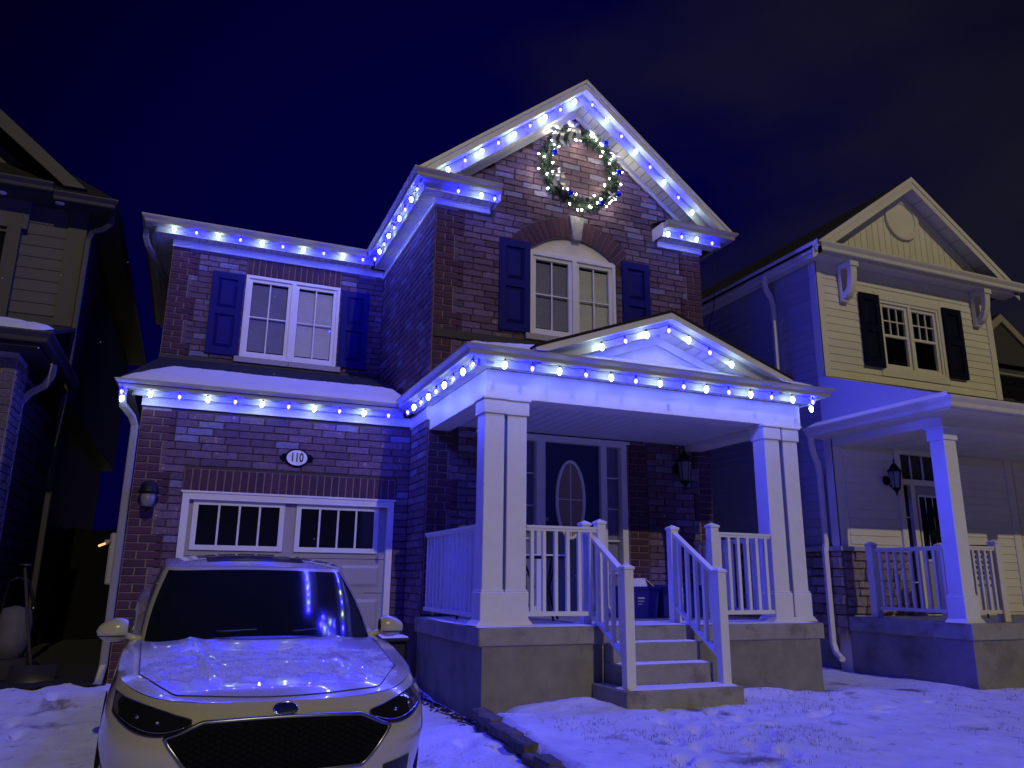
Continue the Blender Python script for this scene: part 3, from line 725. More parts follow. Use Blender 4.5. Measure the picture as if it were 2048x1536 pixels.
# ---- eaves: upper wing
E2 = 11.12
soffit(house, (GX0 - 0.24, E2 + 0.06, 5.99), (2.24, E2 + 0.06, 5.99), (GX0 - 0.29, U - 0.03, 5.99), (2.24, U - 0.03, 5.99))
fascia(GX0 - 0.29, 2.24, E2 - 0.02, E2 - 0.001, 5.968, 6.13)
gutter(house, (GX0 - 0.31, E2 - 0.02), (2.24, E2 - 0.02), 6.045, (0, -1), m0=1, m1=-1, h=0.095)
soffit(house, (GX0 - 0.29, 16, 5.99), (GX0 - 0.29, U - 0.03, 5.99), (GX0, 16, 5.99), (GX0, U - 0.03, 5.99), w=0.25)
fascia(GX0 - 0.31, GX0 - 0.291, E2 - 0.02, 16, 5.968, 6.13)
gutter(house, (GX0 - 0.31, 16), (GX0 - 0.31, E2 - 0.02), 6.045, (-1, 0), m1=1, h=0.095)
q = MB(); q.add([(-1.03, 11.0, 6.15), (3.2, 11.0, 6.15), (4.45, 14.6, 7.35), (2.0, 14.6, 7.35), (-1.03, 16, 6.15)], [(0, 1, 2, 3), (0, 3, 4)], M['shingle']); q.build('wing_roof', house, fix=False)
# ---- eaves: tower
O = 0.27; TE = T - 0.27; zs_ = 5.943; za_ = 7.74
tx0, tx1 = TX0 - O, TX1 + O
soffit(house, (tx0 + 0.06, TE + 0.06, zs_), (tx0 + 0.06, E2 + 0.1, zs_), (TX0 - 0.03, TE, zs_), (TX0 - 0.03, E2 + 0.1, zs_))
soffit(house, (TX0 - 0.03, TE + 0.06, zs_), (3.20, TE + 0.06, zs_), (TX0 - 0.03, T - 0.03, zs_), (3.20, T - 0.03, zs_))
soffit(house, (5.72, TE + 0.06, zs_), (tx1 - 0.06, TE + 0.06, zs_), (5.72, T - 0.03, zs_), (tx1 - 0.06, T - 0.03, zs_))
fascia(tx0 - 0.02, tx0 - 0.001, TE - 0.02, E2 - 0.02, 5.925, 6.105)
fascia(tx0 - 0.001, 3.22, TE - 0.02, TE - 0.001, 5.925, 6.105); fascia(5.66, tx1 + 0.001, TE - 0.02, TE - 0.001, 5.925, 6.105)
gutter(house, (tx0 - 0.02, E2 - 0.10), (tx0 - 0.02, TE - 0.02), 6.012, (-1, 0), m0=-1, m1=1, h=0.098)
gutter(house, (tx0 - 0.02, TE - 0.02), (3.22, TE - 0.02), 6.012, (0, -1), m0=1, m1=0.0, h=0.098)
gutter(house, (5.66, TE - 0.02), (tx1 + 0.02, TE - 0.02), 6.012, (0, -1), m0=0, m1=1, h=0.098)
gutter(house, (tx1 + 0.02, TE - 0.02), (tx1 + 0.02, 15), 6.012, (1, 0), m0=1, h=0.098)
# return end caps (little return wall at the inner ends)
for a_ in (3.22, 5.645): q = MB(); q.box(a_, a_ + 0.015, TE - 0.02, T - 0.012, 5.925, 6.105, M['trim']); q.build('return_end', house)
q = MB()
for a, b_ in ((tx0 - 0.05, 3.235), (5.645, tx1 + 0.05)): q.add([(a, TE - 0.06, 6.118), (b_, TE - 0.06, 6.118), (b_, T - 0.012, 6.20), (a, T - 0.012, 6.20)], [(0, 1, 2, 3)], M['shingle'])
q.build('return_roof', house, fix=False)
# main roof slopes + rakes
sl = 0.798; apx = 4.455
def rake_poly(ax, sg, D, a, b, slope, zc):
    d1 = min(D, (a - zc) / slope); d2 = min(D, (b - zc) / slope); pts = [(ax, a), (ax + sg * d1, a - slope * d1)]
    if d2 > d1 + 1e-4: pts.append((ax + sg * d2, max(zc, min(zc, 99)) if a - slope * D < zc else a - slope * d2))
    if b - slope * d2 > zc + 1e-4: pts.append((ax + sg * d2, b - slope * d2))
    return pts + [(ax, b)]
def rake_pt(x, z_at_apex): return z_at_apex - sl * abs(x - apx)
for sgn, xe in ((-1, tx0 - 0.10), (1, tx1 + 0.10)):
    q = MB(); za, ze = 7.985, rake_pt(xe, 7.985)
    q.add([(apx, TE - 0.02, za), (xe, TE - 0.02, ze), (xe, 16, ze), (apx, 16, za), (apx, TE - 0.02, za - 0.05), (xe, TE - 0.02, ze - 0.05), (xe, 16, ze - 0.05), (apx, 16, za - 0.05)],
          [(0, 1, 2, 3), (4, 7, 6, 5), (0, 4, 5, 1), (1, 5, 6, 2)], M['shingle']); q.build('roof_slope', house)
    # rake fascia: two stepped bands
    for (yy0, yy1, a, b_) in ((TE + 0.04, TE + 0.059, 7.655, 7.945), (TE - 0.075, TE + 0.0395, 7.835, 7.93), (TE - 0.095, TE + 0.0395, 7.9301, 7.982)):
        q = MB(); xa = xe if yy0 < TE - 0.03 else xe
        q.prism(rake_poly(apx, sgn, abs(xa - apx), a, b_, sl, 6.112), yy0, yy1, M['fasc'] if a < 7.7 else M['trim']); q.build('rake_board', house)
    xs_ = (3.0 if sgn < 0 else 5.91)
    soffit(house, (xe - sgn * 0.25, TE + 0.06, rake_pt(xe - sgn * 0.25, 7.675)), (apx, TE + 0.06, 7.675), (xe - sgn * 0.25, T - 0.03, rake_pt(xe - sgn * 0.25, 7.675)), (apx, T - 0.03, 7.675), w=0.115)
    # frieze along the rake
    xw = 2.75 if sgn < 0 else 6.16
    q = MB(); q.prism([(apx, 7.585), (xw, rake_pt(xw, 7.585)), (xw, rake_pt(xw, 7.672)), (apx, 7.672)], T - 0.035, T + 0.01, M['trim'])
    q.prism([(apx, 7.573), (xw, rake_pt(xw, 7.573)), (xw, rake_pt(xw, 7.597)), (apx, 7.597)], T - 0.045, T - 0.0352, M['trim']); q.build('frieze_board', house)
# back of gable returns: cheek pieces closing the rake foot
# ---- downspouts of the house
def downspout(parent, pts, w=0.075, d=0.06, m='downs', label=None): 
    q = MB(); q.recttube(pts, w, d, M[m]); return q.build('downspout', parent, label=label)
downspout(house, [(-0.80, 9.17, 3.26), (-0.80, 9.17, 3.16), (-0.79, 9.20, 3.08), (-0.69, 9.28, 2.97), (-0.655, 9.31, 2.88), (-0.655, 9.31, 2.5), (-0.655, 9.31, 1.2), (-0.655, 9.31, 0.4), (-0.68, 9.26, 0.22), (-0.75, 9.12, 0.15)])
downspout(house, [(-0.97, 11.3, 6.03), (-0.97, 11.3, 5.92), (-0.94, 11.4, 5.84), (-0.72, 12.1, 5.66), (-0.66, 12.5, 5.56), (-0.645, 12.8, 5.4), (-0.645, 12.8, 0.3)], m='lampbrown')

# ================================================================== PORCH (part of the house)
PX0, PX1, PY = 2.415, 6.215, 6.55
q = MB(); q.box(2.44, 6.175, PY + 0.02, T - 0.001, -0.4, 0.722, M['conc']); q.build('porch_base', house)
q = MB(); q.bbox(PX0 - 0.012, 3.62, PY, T - 0.018, 0.723, 0.878, M['conc2'], 0.008); q.bbox(4.585, PX1 + 0.012, PY, T - 0.018, 0.723, 0.878, M['conc2'], 0.008)
q.box(3.621, 4.584, PY + 0.002, T - 0.018, 0.723, 0.8765, M['conc2']); q.build('porch_slab', house)
st = MB()
st.bbox(3.50, 4.69, 5.95, PY + 0.015, -0.2, 0.392, M['conc2'], 0.01); st.build('bottom_step', house)
st = MB(); st.bbox(3.63, 4.57, 6.22, PY + 0.012, 0.3921, 0.567, M['conc2'], 0.008); st.build('step', house)
st = MB(); st.bbox(3.632, 4.568, 6.40, PY + 0.011, 0.5675, 0.738, M['conc2'], 0.008); st.build('step', house)
def patch(x0, x1, y0, y1, z, seed, cut=0.02):
    rnd = random.Random(seed); ph = rnd.uniform(0, 6)
    def fn(u, v):
        e0 = y0 + cut * (math.sin(u * 9 + ph) + 0.6 * math.sin(u * 23 + ph)) * 0.5
        e1 = y1 - cut * (math.sin(u * 7 + ph + 2)) * 0.4
        xx0 = x0 + cut * math.sin(v * 5 + ph); xx1 = x1 - cut * math.sin(v * 6 + ph)
        return (xx0 + (xx1 - xx0) * u, e0 + (e1 - e0) * v, z)
    return fn
snow_sheet('step_snow', house, patch(3.53, 4.66, 5.965, 6.21, 0.3925, 3), 30, 8, 0.016)
snow_sheet('step_snow', house, patch(3.65, 4.55, 6.235, 6.39, 0.5675, 4), 26, 6, 0.014)
snow_sheet('step_snow', house, patch(3.65, 4.55, 6.415, 6.54, 0.7385, 5), 26, 6, 0.012)
snow_sheet('slab_snow', house, patch(PX0, 3.61, PY + 0.01, 6.98, 0.8785, 6, 0.03), 40, 8, 0.008)
snow_sheet('slab_snow', house, patch(3.63, 6.20, PY + 0.01, 7.25, 0.8788, 8, 0.04), 50, 10, 0.008)
snow_sheet('slab_snow', house, patch(PX0, 2.75, 7.0, 8.4, 0.8786, 9, 0.03), 8, 24, 0.006)

# columns
def column(parent, x0, x1, y0, y1, zb=0.885, zt=2.97, label=None):
    c = sub('porch_column', parent, label); b = 0.018
    q = MB(); q.bbox(x0, x1, y0, y1, zb + 0.305, zt - 0.165, M['white'], 0.006); q.build('shaft', c)
    q = MB(); q.bbox(x0 - b, x1 + b, y0 - b, y1 + b, zb + 0.045, zb + 0.29, M['white'], 0.006)
    q.bbox(x0 - b / 2, x1 + b / 2, y0 - b / 2, y1 + b / 2, zb + 0.2901, zb + 0.31, M['white'], 0.004)
    vs = []; o = 0.05
    q.prism([(x0 - b - o, zb), (x1 + b + o, zb), (x1 + b + o * 0.55, zb + 0.018), (x1 + b, zb + 0.05), (x0 - b, zb + 0.05), (x0 - b - o * 0.55, zb + 0.018)], y0 - b - 0.012, y1 + b + 0.01, M['white'])
    q.build('column_base', c)
    q = MB(); q.bbox(x0 - b, x1 + b, y0 - b, y1 + b, zt - 0.165, zt - 0.03, M['white'], 0.006); q.bbox(x0 - b - 0.016, x1 + b + 0.016, y0 - b - 0.016, y1 + b + 0.016, zt - 0.0299, zt - 0.001, M['white'], 0.005); q.build('capital', c)
CW = 0.20
for kc, (x0, lb) in enumerate(((2.468, 'leftmost porch column'), (2.70, 'second porch column from the left'), (5.73, 'third porch column from the left'), (5.985, 'rightmost porch column'))):
    column(house, x0, x0 + CW, 6.68 + 0.004 * (kc % 2), 6.68 + CW + 0.003 * (kc % 2), zb=0.885 + 0.003 * (kc % 2), zt=2.970 - 0.003 * (kc % 2), label=lb)
# beams, ceiling, soffit, gutter
q = MB(); q.box(2.49, 6.28, 6.71, 6.94, 2.972, 3.238, M['trim']); q.box(2.48, 6.29, 6.702, 6.71, 2.974, 2.99, M['trim']); q.build('front_beam', house)
for xa_, xb_ in ((2.49, 2.74), (6.03, 6.28)): q = MB(); q.box(xa_, xb_, 6.941, T - 0.002, 2.972, 3.238, M['trim']); q.build('side_beam', house)
soffit(house, (2.741, 6.941, 3.04), (6.029, 6.941, 3.04), (2.741, T - 0.02, 3.04), (6.029, T - 0.02, 3.04), w=0.13, name='ceiling_board')
PE = 6.50
soffit(house, (2.36, PE + 0.06, 3.246), (6.30, PE + 0.06, 3.246), (2.30, 6.70, 3.240), (6.36, 6.70, 3.240), w=0.115)
soffit(house, (2.36, PE + 0.06, 3.246), (2.36, 9.08, 3.246), (2.485, PE, 3.241), (2.485, 9.08, 3.241), w=0.14)
soffit(house, (6.30, PE + 0.06, 3.246), (6.30, T, 3.246), (6.285, PE, 3.242), (6.285, T, 3.242), w=0.2)
fascia(2.30, 6.36, PE - 0.02, PE - 0.001, 3.218, 3.37); fascia(2.281, 2.2999, PE - 0.02, 9.12, 3.218, 3.37); fascia(6.3601, 6.379, PE - 0.02, T, 3.218, 3.37)
gutter(house, (2.28, PE - 0.02), (6.38, PE - 0.02), 3.285, (0, -1), 1, 1, h=0.09)
gutter(house, (2.28, 9.08), (2.28, PE - 0.02), 3.285, (-1, 0), -1, 1, h=0.09)
gutter(house, (6.38, PE - 0.02), (6.38, T - 0.01), 3.285, (1, 0), 1, 0, h=0.09)
# hip roof of the porch
rx0, rx1, ry0 = 2.20, 6.46, 6.40; rz = 3.365; rs = 0.39; ap = (4.33, T - 0.012, rz + rs * (T - ry0))
q = MB(); q.add([(rx0, ry0, rz), (rx1, ry0, rz), ap, (rx0, 9.1, rz), (TX0, 9.1, rz + rs * 0.28), (TX0, T - 0.012, rz + rs * 0.28), (rx1, T - 0.012, rz)],
      [(0, 1, 2), (0, 2, 5, 4, 3), (1, 6, 2)], M['shingle']); q.build('porch_roof', house, fix=False)
def snow_pl(u, v):   # left slope of the porch roof
    y = 6.45 + (9.1 - 6.45) * u; xm = min(TX0 - 0.02 if y > T - 0.05 else 9, rx0 + (y - 6.40) * 0.93, 2.95 - 0.1 * math.sin(y * 5))
    x = 2.215 + (max(xm, 2.23) - 2.215) * v
    return (x, y, rz + rs * (x - rx0) + 0.006)
snow_sheet('roof_snow', house, snow_pl, 44, 8, 0.045)
def snow_pf(u, v):
    x = 2.35 + (6.3 - 2.35) * u; m_ = min(x - 2.30, 6.36 - x, 0.9 + 0.15 * math.sin(x * 4))
    y = 6.44 + max(0.02, m_) * v
    return (x, y, rz + rs * (y - ry0) + 0.006)
snow_sheet('roof_snow', house, snow_pf, 50, 8, 0.03)
q = MB(); q.box(2.5, 6.4, T - 0.04, T - 0.0125, 4.12, 4.22, M['flash']); q.build('flashing', house)
# porch gable (dormer over the steps)
gx, gzt, gs = 4.36, 3.985, 0.365; gw = 1.52
for sgn in (-1, 1):
    xe = gx + sgn * gw; ze = gzt - gs * gw
    q = MB(); q.add([(gx, 6.33, gzt), (xe, 6.33, ze), (xe, 6.95, ze), (gx, 8.0, gzt), (gx, 6.33, gzt - 0.03), (xe, 6.33, ze - 0.03), (xe, 6.95, ze - 0.03), (gx, 8.0, gzt - 0.03)], [(0, 1, 2, 3), (4, 7, 6, 5), (0, 4, 5, 1), (1, 5, 6, 2)], M['shingle']); q.build('gable_roof', house)
    q = MB(); q.prism(rake_poly(gx, sgn, gw, gzt - 0.21, gzt - 0.03, gs, 3.38), 6.425, 6.442, M['fasc']); q.prism(rake_poly(gx, sgn, gw, gzt - 0.095, gzt - 0.005, gs, 3.38), 6.335, 6.4245, M['trim']); q.build('rake_board', house)
    soffit(house, (xe - sgn * 0.06, 6.442, gzt - 0.195 - gs * (gw - 0.06)), (gx, 6.442, gzt - 0.195), (xe - sgn * 0.06, 6.66, gzt - 0.195 - gs * (gw - 0.06)), (gx, 6.66, gzt - 0.195), w=0.12)
    q = MB(); xb = gx + sgn * 1.3
    q.prism([(gx, 3.70), (gx + sgn * 0.62, 3.47), (gx + sgn * 0.86, 3.47), (gx, 3.79)] if True else [], 6.63, 6.66, M['trim']); q.build('frieze_board', house)
q = MB(); q.prism([(gx - 1.2, 3.40), (gx + 1.2, 3.40), (gx, 3.84)], 6.6605, 6.70, M['soffit']); q.build('gable_panel', house)
def snow_gab(sg):
    def fn(u, v):
        d = 0.02 + (gw - 0.05) * u; y = 6.40 + (0.45 + 0.5 * (1 - u)) * v
        return (gx + sg * d, y, gzt - gs * d + 0.002)
    return fn
snow_sheet('roof_snow', house, snow_gab(-1), 24, 6, 0.022, seed=4); snow_sheet('roof_snow', house, snow_gab(1), 24, 6, 0.016, seed=5)
# railings
def post(parent, x, y, zb, zt, w=0.09, label=None, name='post', m='white'):
    q = MB(); h = w / 2; mm = M[m]
    q.bbox(x - h, x + h, y - h, y + h, zb, zt - 0.045, mm, 0.004); q.bbox(x - h - 0.009, x + h + 0.009, y - h - 0.009, y + h + 0.009, zt - 0.044, zt - 0.02, mm, 0.003)
    c = h + 0.006; q.add([(x - c, y - c, zt - 0.02), (x + c, y - c, zt - 0.02), (x + c, y + c, zt - 0.02), (x - c, y + c, zt - 0.02), (x, y, zt + 0.008)], [(0, 1, 4), (1, 2, 4), (2, 3, 4), (3, 0, 4)], mm)
    return q.build(name, parent, label=label)
def bar(q, A, B, w, h, m):
    """box beam between two 3D points, w across, h high (vertical section)"""
    A, B = Vector(A), Vector(B); t = (B - A); t2 = Vector((t.x, t.y, 0)).normalized(); n = Vector((-t2.y, t2.x, 0)) * w / 2; u = Vector((0, 0, h / 2))
    vs = [P + s1 * n + s2 * u for P in (A, B) for s1, s2 in ((-1, -1), (1, -1), (1, 1), (-1, 1))]
    q.add(vs, [(3, 2, 1, 0), (4, 5, 6, 7), (0, 1, 5, 4), (1, 2, 6, 5), (2, 3, 7, 6), (3, 0, 4, 7)], m)
def railing(parent, A, B, ztA, ztB, zbA, zbB, n, label=None, m='white', bw=0.034, sw=0.0):
    r = sub('railing', parent, label); mm = M[m]
    A, B = Vector((*A, 0)), Vector((*B, 0)); up = lambda p, z: Vector((p.x, p.y, z))
    q = MB(); bar(q, up(A, ztA - 0.012), up(B, ztB - 0.012), 0.062, 0.024, mm); bar(q, up(A, ztA - 0.036), up(B, ztB - 0.036), 0.042, 0.0235, mm); q.build('top_rail', r)
    q = MB(); bar(q, up(A, zbA + 0.02), up(B, zbB + 0.02), 0.045, 0.04, mm); q.build('bottom_rail', r)
    for i in range(n):
        t = (i + 0.5 + (0 if n < 2 else 0)) / n; p = A.lerp(B, t); z0 = zbA + (zbB - zbA) * t + 0.04; z1 = ztA + (ztB - ztA) * t - 0.048; h = bw / 2
        s_l = abs(ztB - ztA) * h / max((B - A).length, .01)
        q = MB(); q.box(p.x - h, p.x + h, p.y - h, p.y + h, z0 - s_l - .004, z1 + s_l + .004, mm); q.build('baluster', r)
    return r
railing(house, (2.90, 6.70), (3.615, 6.66), 1.777, 1.777, 0.965, 0.965, 6, 'railing panel between the left columns and the steps')
railing(house, (2.50, 6.86), (2.50, 8.55), 1.777, 1.777, 0.945, 0.945, 13, 'side railing left of the porch')
railing(house, (4.975, 6.66), (5.71, 6.70), 1.777, 1.777, 0.965, 0.965, 6, 'railing panel between the steps and the right columns')
railing(house, (6.10, 6.86), (6.10, 8.55), 1.777, 1.777, 0.945, 0.945, 13, 'side railing right of the porch')
post(house, 3.655, 6.66, 0.88, 1.852, label='post ending the left front railing'); post(house, 4.93, 6.62, 0.88, 1.860, 0.095, label='post beginning the right front railing')
post(house, 3.575, 6.82, 0.88, 1.845, label='post at the top left of the steps'); post(house, 4.585, 6.82, 0.88, 1.835, label='post at the top right of the steps')
post(house, 3.585, 6.06, 0.40, 1.425, label='newel post at the bottom left of the steps'); post(house, 4.585, 6.085, 0.40, 1.41, label='newel post at the bottom right of the steps')
railing(house, (3.585, 6.78), (3.585, 6.10), 1.765, 1.36, 1.02, 0.60, 5, 'sloping railing left of the steps')
railing(house, (4.585, 6.78), (4.585, 6.12), 1.765, 1.36, 1.01, 0.60, 5, 'sloping railing right of the steps')

# ================================================================== LANTERNS, NUMBER SIGN
def lantern(label, x, y, z, style, s=1.0, group=None):
    t = thing('wall_lantern', label, 'lantern', (x, y, z), group)
    q = MB(); q.lathe([(0.0, 0.0), (0.06 * s, 0.0), (0.055 * s, -0.02), (0.02 * s, -0.035), (0.0, -0.036)], (x, y - 0.001, z - (0.02 if style == 'up' else -0.02) * s), M['metal_b'], 14, 'y'); q.build('wall_plate', t)
    yc = y - 0.14 * s; mb = M['metal_b']
    if style == 'dome':
        q = MB(); q.tube([(x, y - 0.02, z + 0.03), (x, y - 0.08, z + 0.07), (x, yc, z + 0.08)], 0.012, mb); q.build('arm', t)
        q = MB(); q.lathe([(0.015, 0.085), (0.055, 0.075), (0.085, 0.04), (0.093, 0.0), (0.105, -0.03), (0.105, -0.042), (0.08, -0.045)], (x, yc, z), mb, 20); q.build('hood', t)
        q = MB(); q.lathe([(0.082, -0.046), (0.062, -0.19), (0.03, -0.19)], (x, yc, z), M['lampglass'], 8); q.build('glass', t)
        q = MB(); q.lathe([(0.066, -0.191), (0.066, -0.2), (0.02, -0.225), (0.006, -0.25)], (x, yc, z), mb, 16); q.build('base_cap', t)
    else:
        q = MB(); q.tube([(x, y - 0.02, z - 0.04), (x, y - 0.07, z - 0.10 * s), (x, yc, z - 0.09 * s), (x, yc, z - 0.03 * s)] if style == 'up' else [(x, y - 0.02, z + 0.05), (x, y - 0.07, z + 0.12), (x, yc, z + 0.12), (x, yc, z + 0.08)], 0.011, mb); q.build('arm', t)
        q = MB(); q.lathe([(0.004, 0.235 * s), (0.012 * s, 0.21 * s), (0.006 * s, 0.185 * s), (0.03 * s, 0.165 * s), (0.055 * s, 0.12 * s), (0.085 * s, 0.09 * s), (0.088 * s, 0.075 * s), (0.07 * s, 0.072 * s)], (x, yc, z), mb, 6, sq=True); q.build('roof_cap', t)
        q = MB(); q.lathe([(0.07 * s, 0.071 * s), (0.048 * s, -0.12 * s), (0.02, -0.12 * s)], (x, yc, z), M['lampglass'], 6, sq=True); q.build('glass', t)
        q = MB()
        for k in range(6):
            a = 2 * math.pi * (k + 0.5) / 6; q.tube([(x + 0.073 * s * math.cos(a), yc + 0.073 * s * math.sin(a), z + 0.072 * s), (x + 0.05 * s * math.cos(a), yc + 0.05 * s * math.sin(a), z - 0.12 * s)], 0.005, mb, 5)
        q.lathe([(0.055 * s, -0.121 * s), (0.05 * s, -0.14 * s), (0.02 * s, -0.165 * s), (0.012 * s, -0.19 * s), (0.004, -0.22 * s)], (x, yc, z), mb, 6, sq=True); q.build('cage', t)
lantern('dark dome-topped lantern on the brick left of the garage door', -0.43, G - 0.012, 2.19, 'dome', 1.0)
lantern('black ornate lantern on the brick right of the blue front door', 5.90, T - 0.012, 2.70, 'carriage', 1.25)
t = thing('house_number_sign', 'white oval 110 plaque with dark rim above the garage door', 'sign', (1.10, G - 0.02, 2.645))
def ell(q, cx, cz, a, b_, y0, y1, m, n=36): q.prism([(cx + a * math.cos(2 * math.pi * k / n), cz + b_ * math.sin(2 * math.pi * k / n)) for k in range(n)], y0, y1, m)
q = MB(); ell(q, 1.10, 2.645, 0.137, 0.108, G - 0.035, G - 0.012, M['navyplate'])
for sg in (-1, 1):
    q.prism([(1.10 + sg * a, 2.645 + b_) for a, b_ in ((0.12, -0.04), (0.15, -0.05), (0.17, -0.035), (0.195, 0.0), (0.17, 0.035), (0.15, 0.05), (0.12, 0.04))], G - 0.03, G - 0.013, M['navyplate'])
q.build('rim', t)
q = MB(); ell(q, 1.10, 2.645, 0.118, 0.090, G - 0.039, G - 0.0351, M['plate']); q.build('plate', t)
def text(body, parent, loc, size, m, extr=0.001, rot=(math.pi / 2, 0, 0), name='lettering', sx=1.0, shear=0.0):
    cu = bpy.data.curves.new(name, 'FONT'); cu.body = body; cu.size = size; cu.align_x = 'CENTER'; cu.align_y = 'CENTER'; cu.extrude = extr; cu.offset = 0.0022 if size > 0.1 else 0.0006
    o = bpy.data.objects.new(name, cu); COL.objects.link(o); o.parent = parent; o.location = Vector(loc) - wloc(parent); o.rotation_euler = rot; o.scale = (sx, 1, 1)
    cu.materials.append(m); cu.resolution_u = 4
    cu.shear = shear
    bpy.context.view_layer.update()
    me = bpy.data.meshes.new_from_object(o.evaluated_get(bpy.context.evaluated_depsgraph_get()))
    n = bpy.data.objects.new(name, me); COL.objects.link(n); n.parent = parent; n.location = o.location; n.rotation_euler = rot; n.scale = (sx, 1, 1)
    if not me.materials: me.materials.append(m)
    bpy.data.objects.remove(o); return n
text('110', t, (1.10, G - 0.0405, 2.645), 0.15, M['navyplate'], sx=0.68)

# ================================================================== LIGHT STRINGS
def bulb_me(kind):
    q = MB(); g = M['glow_b'] if kind == 'b' else M['glow_w']
    q.lathe([(0.011, 0.012), (0.019, 0.0), (0.0225, -0.014), (0.020, -0.032), (0.012, -0.048), (0.003, -0.056)], (0, 0, 0), g, 10)
    if kind == 'b': q.lathe([(0.004, 0.002), (0.0150, -0.006), (0.0180, -0.020), (0.014, -0.036), (0.003, -0.050)], (0, 0, 0), M['glow_c'], 8)
    return q.mesh('bulb')
SOCK = MB(); SOCK.lathe([(0.006, 0.038), (0.0105, 0.034), (0.0105, 0.013)], (0, 0, 0), M['socket'], 8); SOCKM = SOCK.mesh('socket')
BM_ = {k: bulb_me(k) for k in 'bw'}
def lamp_data(kind):
    l = bpy.data.lights.new('bulb_light', 'POINT'); l.shadow_soft_size = 0.012
    l.energy = P_BLUE if kind == 'b' else P_WHITE; l.color = C_BLUE if kind == 'b' else C_WHITE
    l.use_nodes = True; nt = l.node_tree; em = nt.nodes['Emission']
    fo = nt.nodes.new('ShaderNodeLightFalloff'); fo.inputs[0].default_value = 1.0; fo.inputs[1].default_value = 1.0
    nt.links.new(fo.outputs['Linear'], em.inputs['Strength'])
    return l
LD = {k: lamp_data(k) for k in 'bw'}
def string(label, pts, first, tilt=(0, 0), jit=0.15):
    pts = [Vector(p) for p in pts]; c = sum(pts, Vector()) / len(pts)
    t = thing('light_string', label, 'string lights', c, 'strings of blue and white bulbs along the roof edges')
    wire = []
    for i, p in enumerate(pts):
        k = first if i % 2 == 0 else ('w' if first == 'b' else 'b')
        rot = (tilt[0] + random.uniform(-jit, jit), tilt[1] + random.uniform(-jit, jit), random.uniform(0, 6))
        o = inst('bulb', BM_[k], t, p + Vector((0, 0, 0.012)), rot); o['label'] = 'blue bulb' if k == 'b' else 'white bulb'
        s = inst('socket', SOCKM, o, p + Vector((0, 0, 0.012))); s.location = (0, 0, 0)
        l = bpy.data.objects.new('bulb_light', LD[k]); COL.objects.link(l); l.parent = o; l.location = (0, 0, -0.0525)
        wire.append(p + Vector((0, 0, 0.052)))
        if i < len(pts) - 1:
            wire.append(p.lerp(pts[i + 1], 0.5) + Vector((0, 0, 0.04)))
    q = MB(); q.tube(wire, 0.003, M['wire'], 5); q.build('cord', t)
SP = 0.2945
string('light string under the garage eave above the 110 plaque', [(-0.53 + i * SP, 9.142, 3.218) for i in range(10)], 'w')
string('light string under the eave above the wing window, left of the gable', [(-0.61 + i * 0.2955, 11.055, 6.003) for i in range(10)], 'w')
string('light string up the short side eave between wing and front gable', [(2.172, 8.42 + i * 0.291, 5.915) for i in range(9)], 'b')
string('short light string on the left eave return beside the wreath', [(2.655, 8.285, 5.93), (2.955, 8.285, 5.93), (3.14, 8.285, 5.925)], 'b')
string('light string along the left slope of the top gable', [(2.514 + i * 0.2213, 8.292, 6.190 + i * 0.1787) for i in range(9)], 'w')
string('light string along the right slope of the top gable', [(4.553 + i * 0.2242, 8.292, 7.640 - i * 0.1861) for i in range(8)], 'b')
string('short light string on the right eave return below the gable', [(5.70, 8.285, 5.925), (5.92, 8.285, 5.925), (6.17, 8.285, 5.93), (6.43, 8.285, 5.925)], 'w')
string('long light string along the front gutter of the porch', [(2.565 + i * 0.2815, 6.435, 3.222) for i in range(14)], 'w')
string('light string along the side gutter between garage and porch', [(2.255, 6.44 + i * 0.288, 3.195) for i in range(9)], 'b')
string('light string on the small gable over the porch steps', [(3.55, 6.36, 3.50), (3.815, 6.36, 3.595), (4.065, 6.36, 3.69), (4.335, 6.36, 3.775), (4.57, 6.36, 3.70), (4.825, 6.36, 3.60), (5.09, 6.36, 3.50)], 'w')
string('short light string round the right end of the porch gutter', [(6.41, 6.66, 3.205), (6.41, 6.93, 3.21)], 'w')
string('two bulbs at the garage downspout corner', [(-0.81, 9.10, 3.215), (-0.79, 9.02, 3.12)], 'b')

# ================================================================== WREATH
WR = thing('wreath', 'large lit evergreen wreath with silver ribbons high on the gable', 'wreath', (4.455, T - 0.12, 6.73))
wcx, wcy, wcz, wR, wr = 4.455, T - 0.13, 6.73, 0.525, 0.095
rnd = random.Random(5); q = MB()
def torus(a, b_, r): 
    return Vector((wcx + (wR + r * math.cos(b_)) * math.cos(a), wcy + r * math.sin(b_) * 0.9, wcz + (wR + r * math.cos(b_)) * math.sin(a)))
for i in range(5200):
    a = rnd.uniform(0, 2 * math.pi); b_ = rnd.uniform(0, 2 * math.pi); k = 0.35 + 0.65 * rnd.random()
    p = torus(a, b_, wr * k * (0.85 + 0.3 * math.sin(a * 7) * 0.5)); d = (torus(a, b_, wr * 2) - torus(a, b_, wr)).normalized()
    d = (d + Vector((rnd.uniform(-.9, .9), rnd.uniform(-.9, .4), rnd.uniform(-.9, .9)))).normalized(); L = rnd.uniform(0.04, 0.085)
    s1 = d.cross(Vector((rnd.uniform(-1, 1), rnd.uniform(-1, 1), rnd.uniform(-1, 1)))).normalized() * 0.006
    q.add([p - s1, p + s1, p + d * L], [(0, 1, 2)], M['needle'])
q.build('needles', WR, kind='stuff', fix=False)
q = MB(); q.tube([torus(2 * math.pi * k / 40, 0, 0) for k in range(41)], 0.045, M['needle'], 8); q.build('ring_core', WR)
mb = MB(); mb.lathe([(0.003, 0.014), (0.0095, 0.008), (0.0095, -0.006), (0.003, -0.014)], (0, 0, 0), M['glow_m'], 6); MINI = mb.mesh('bulb')
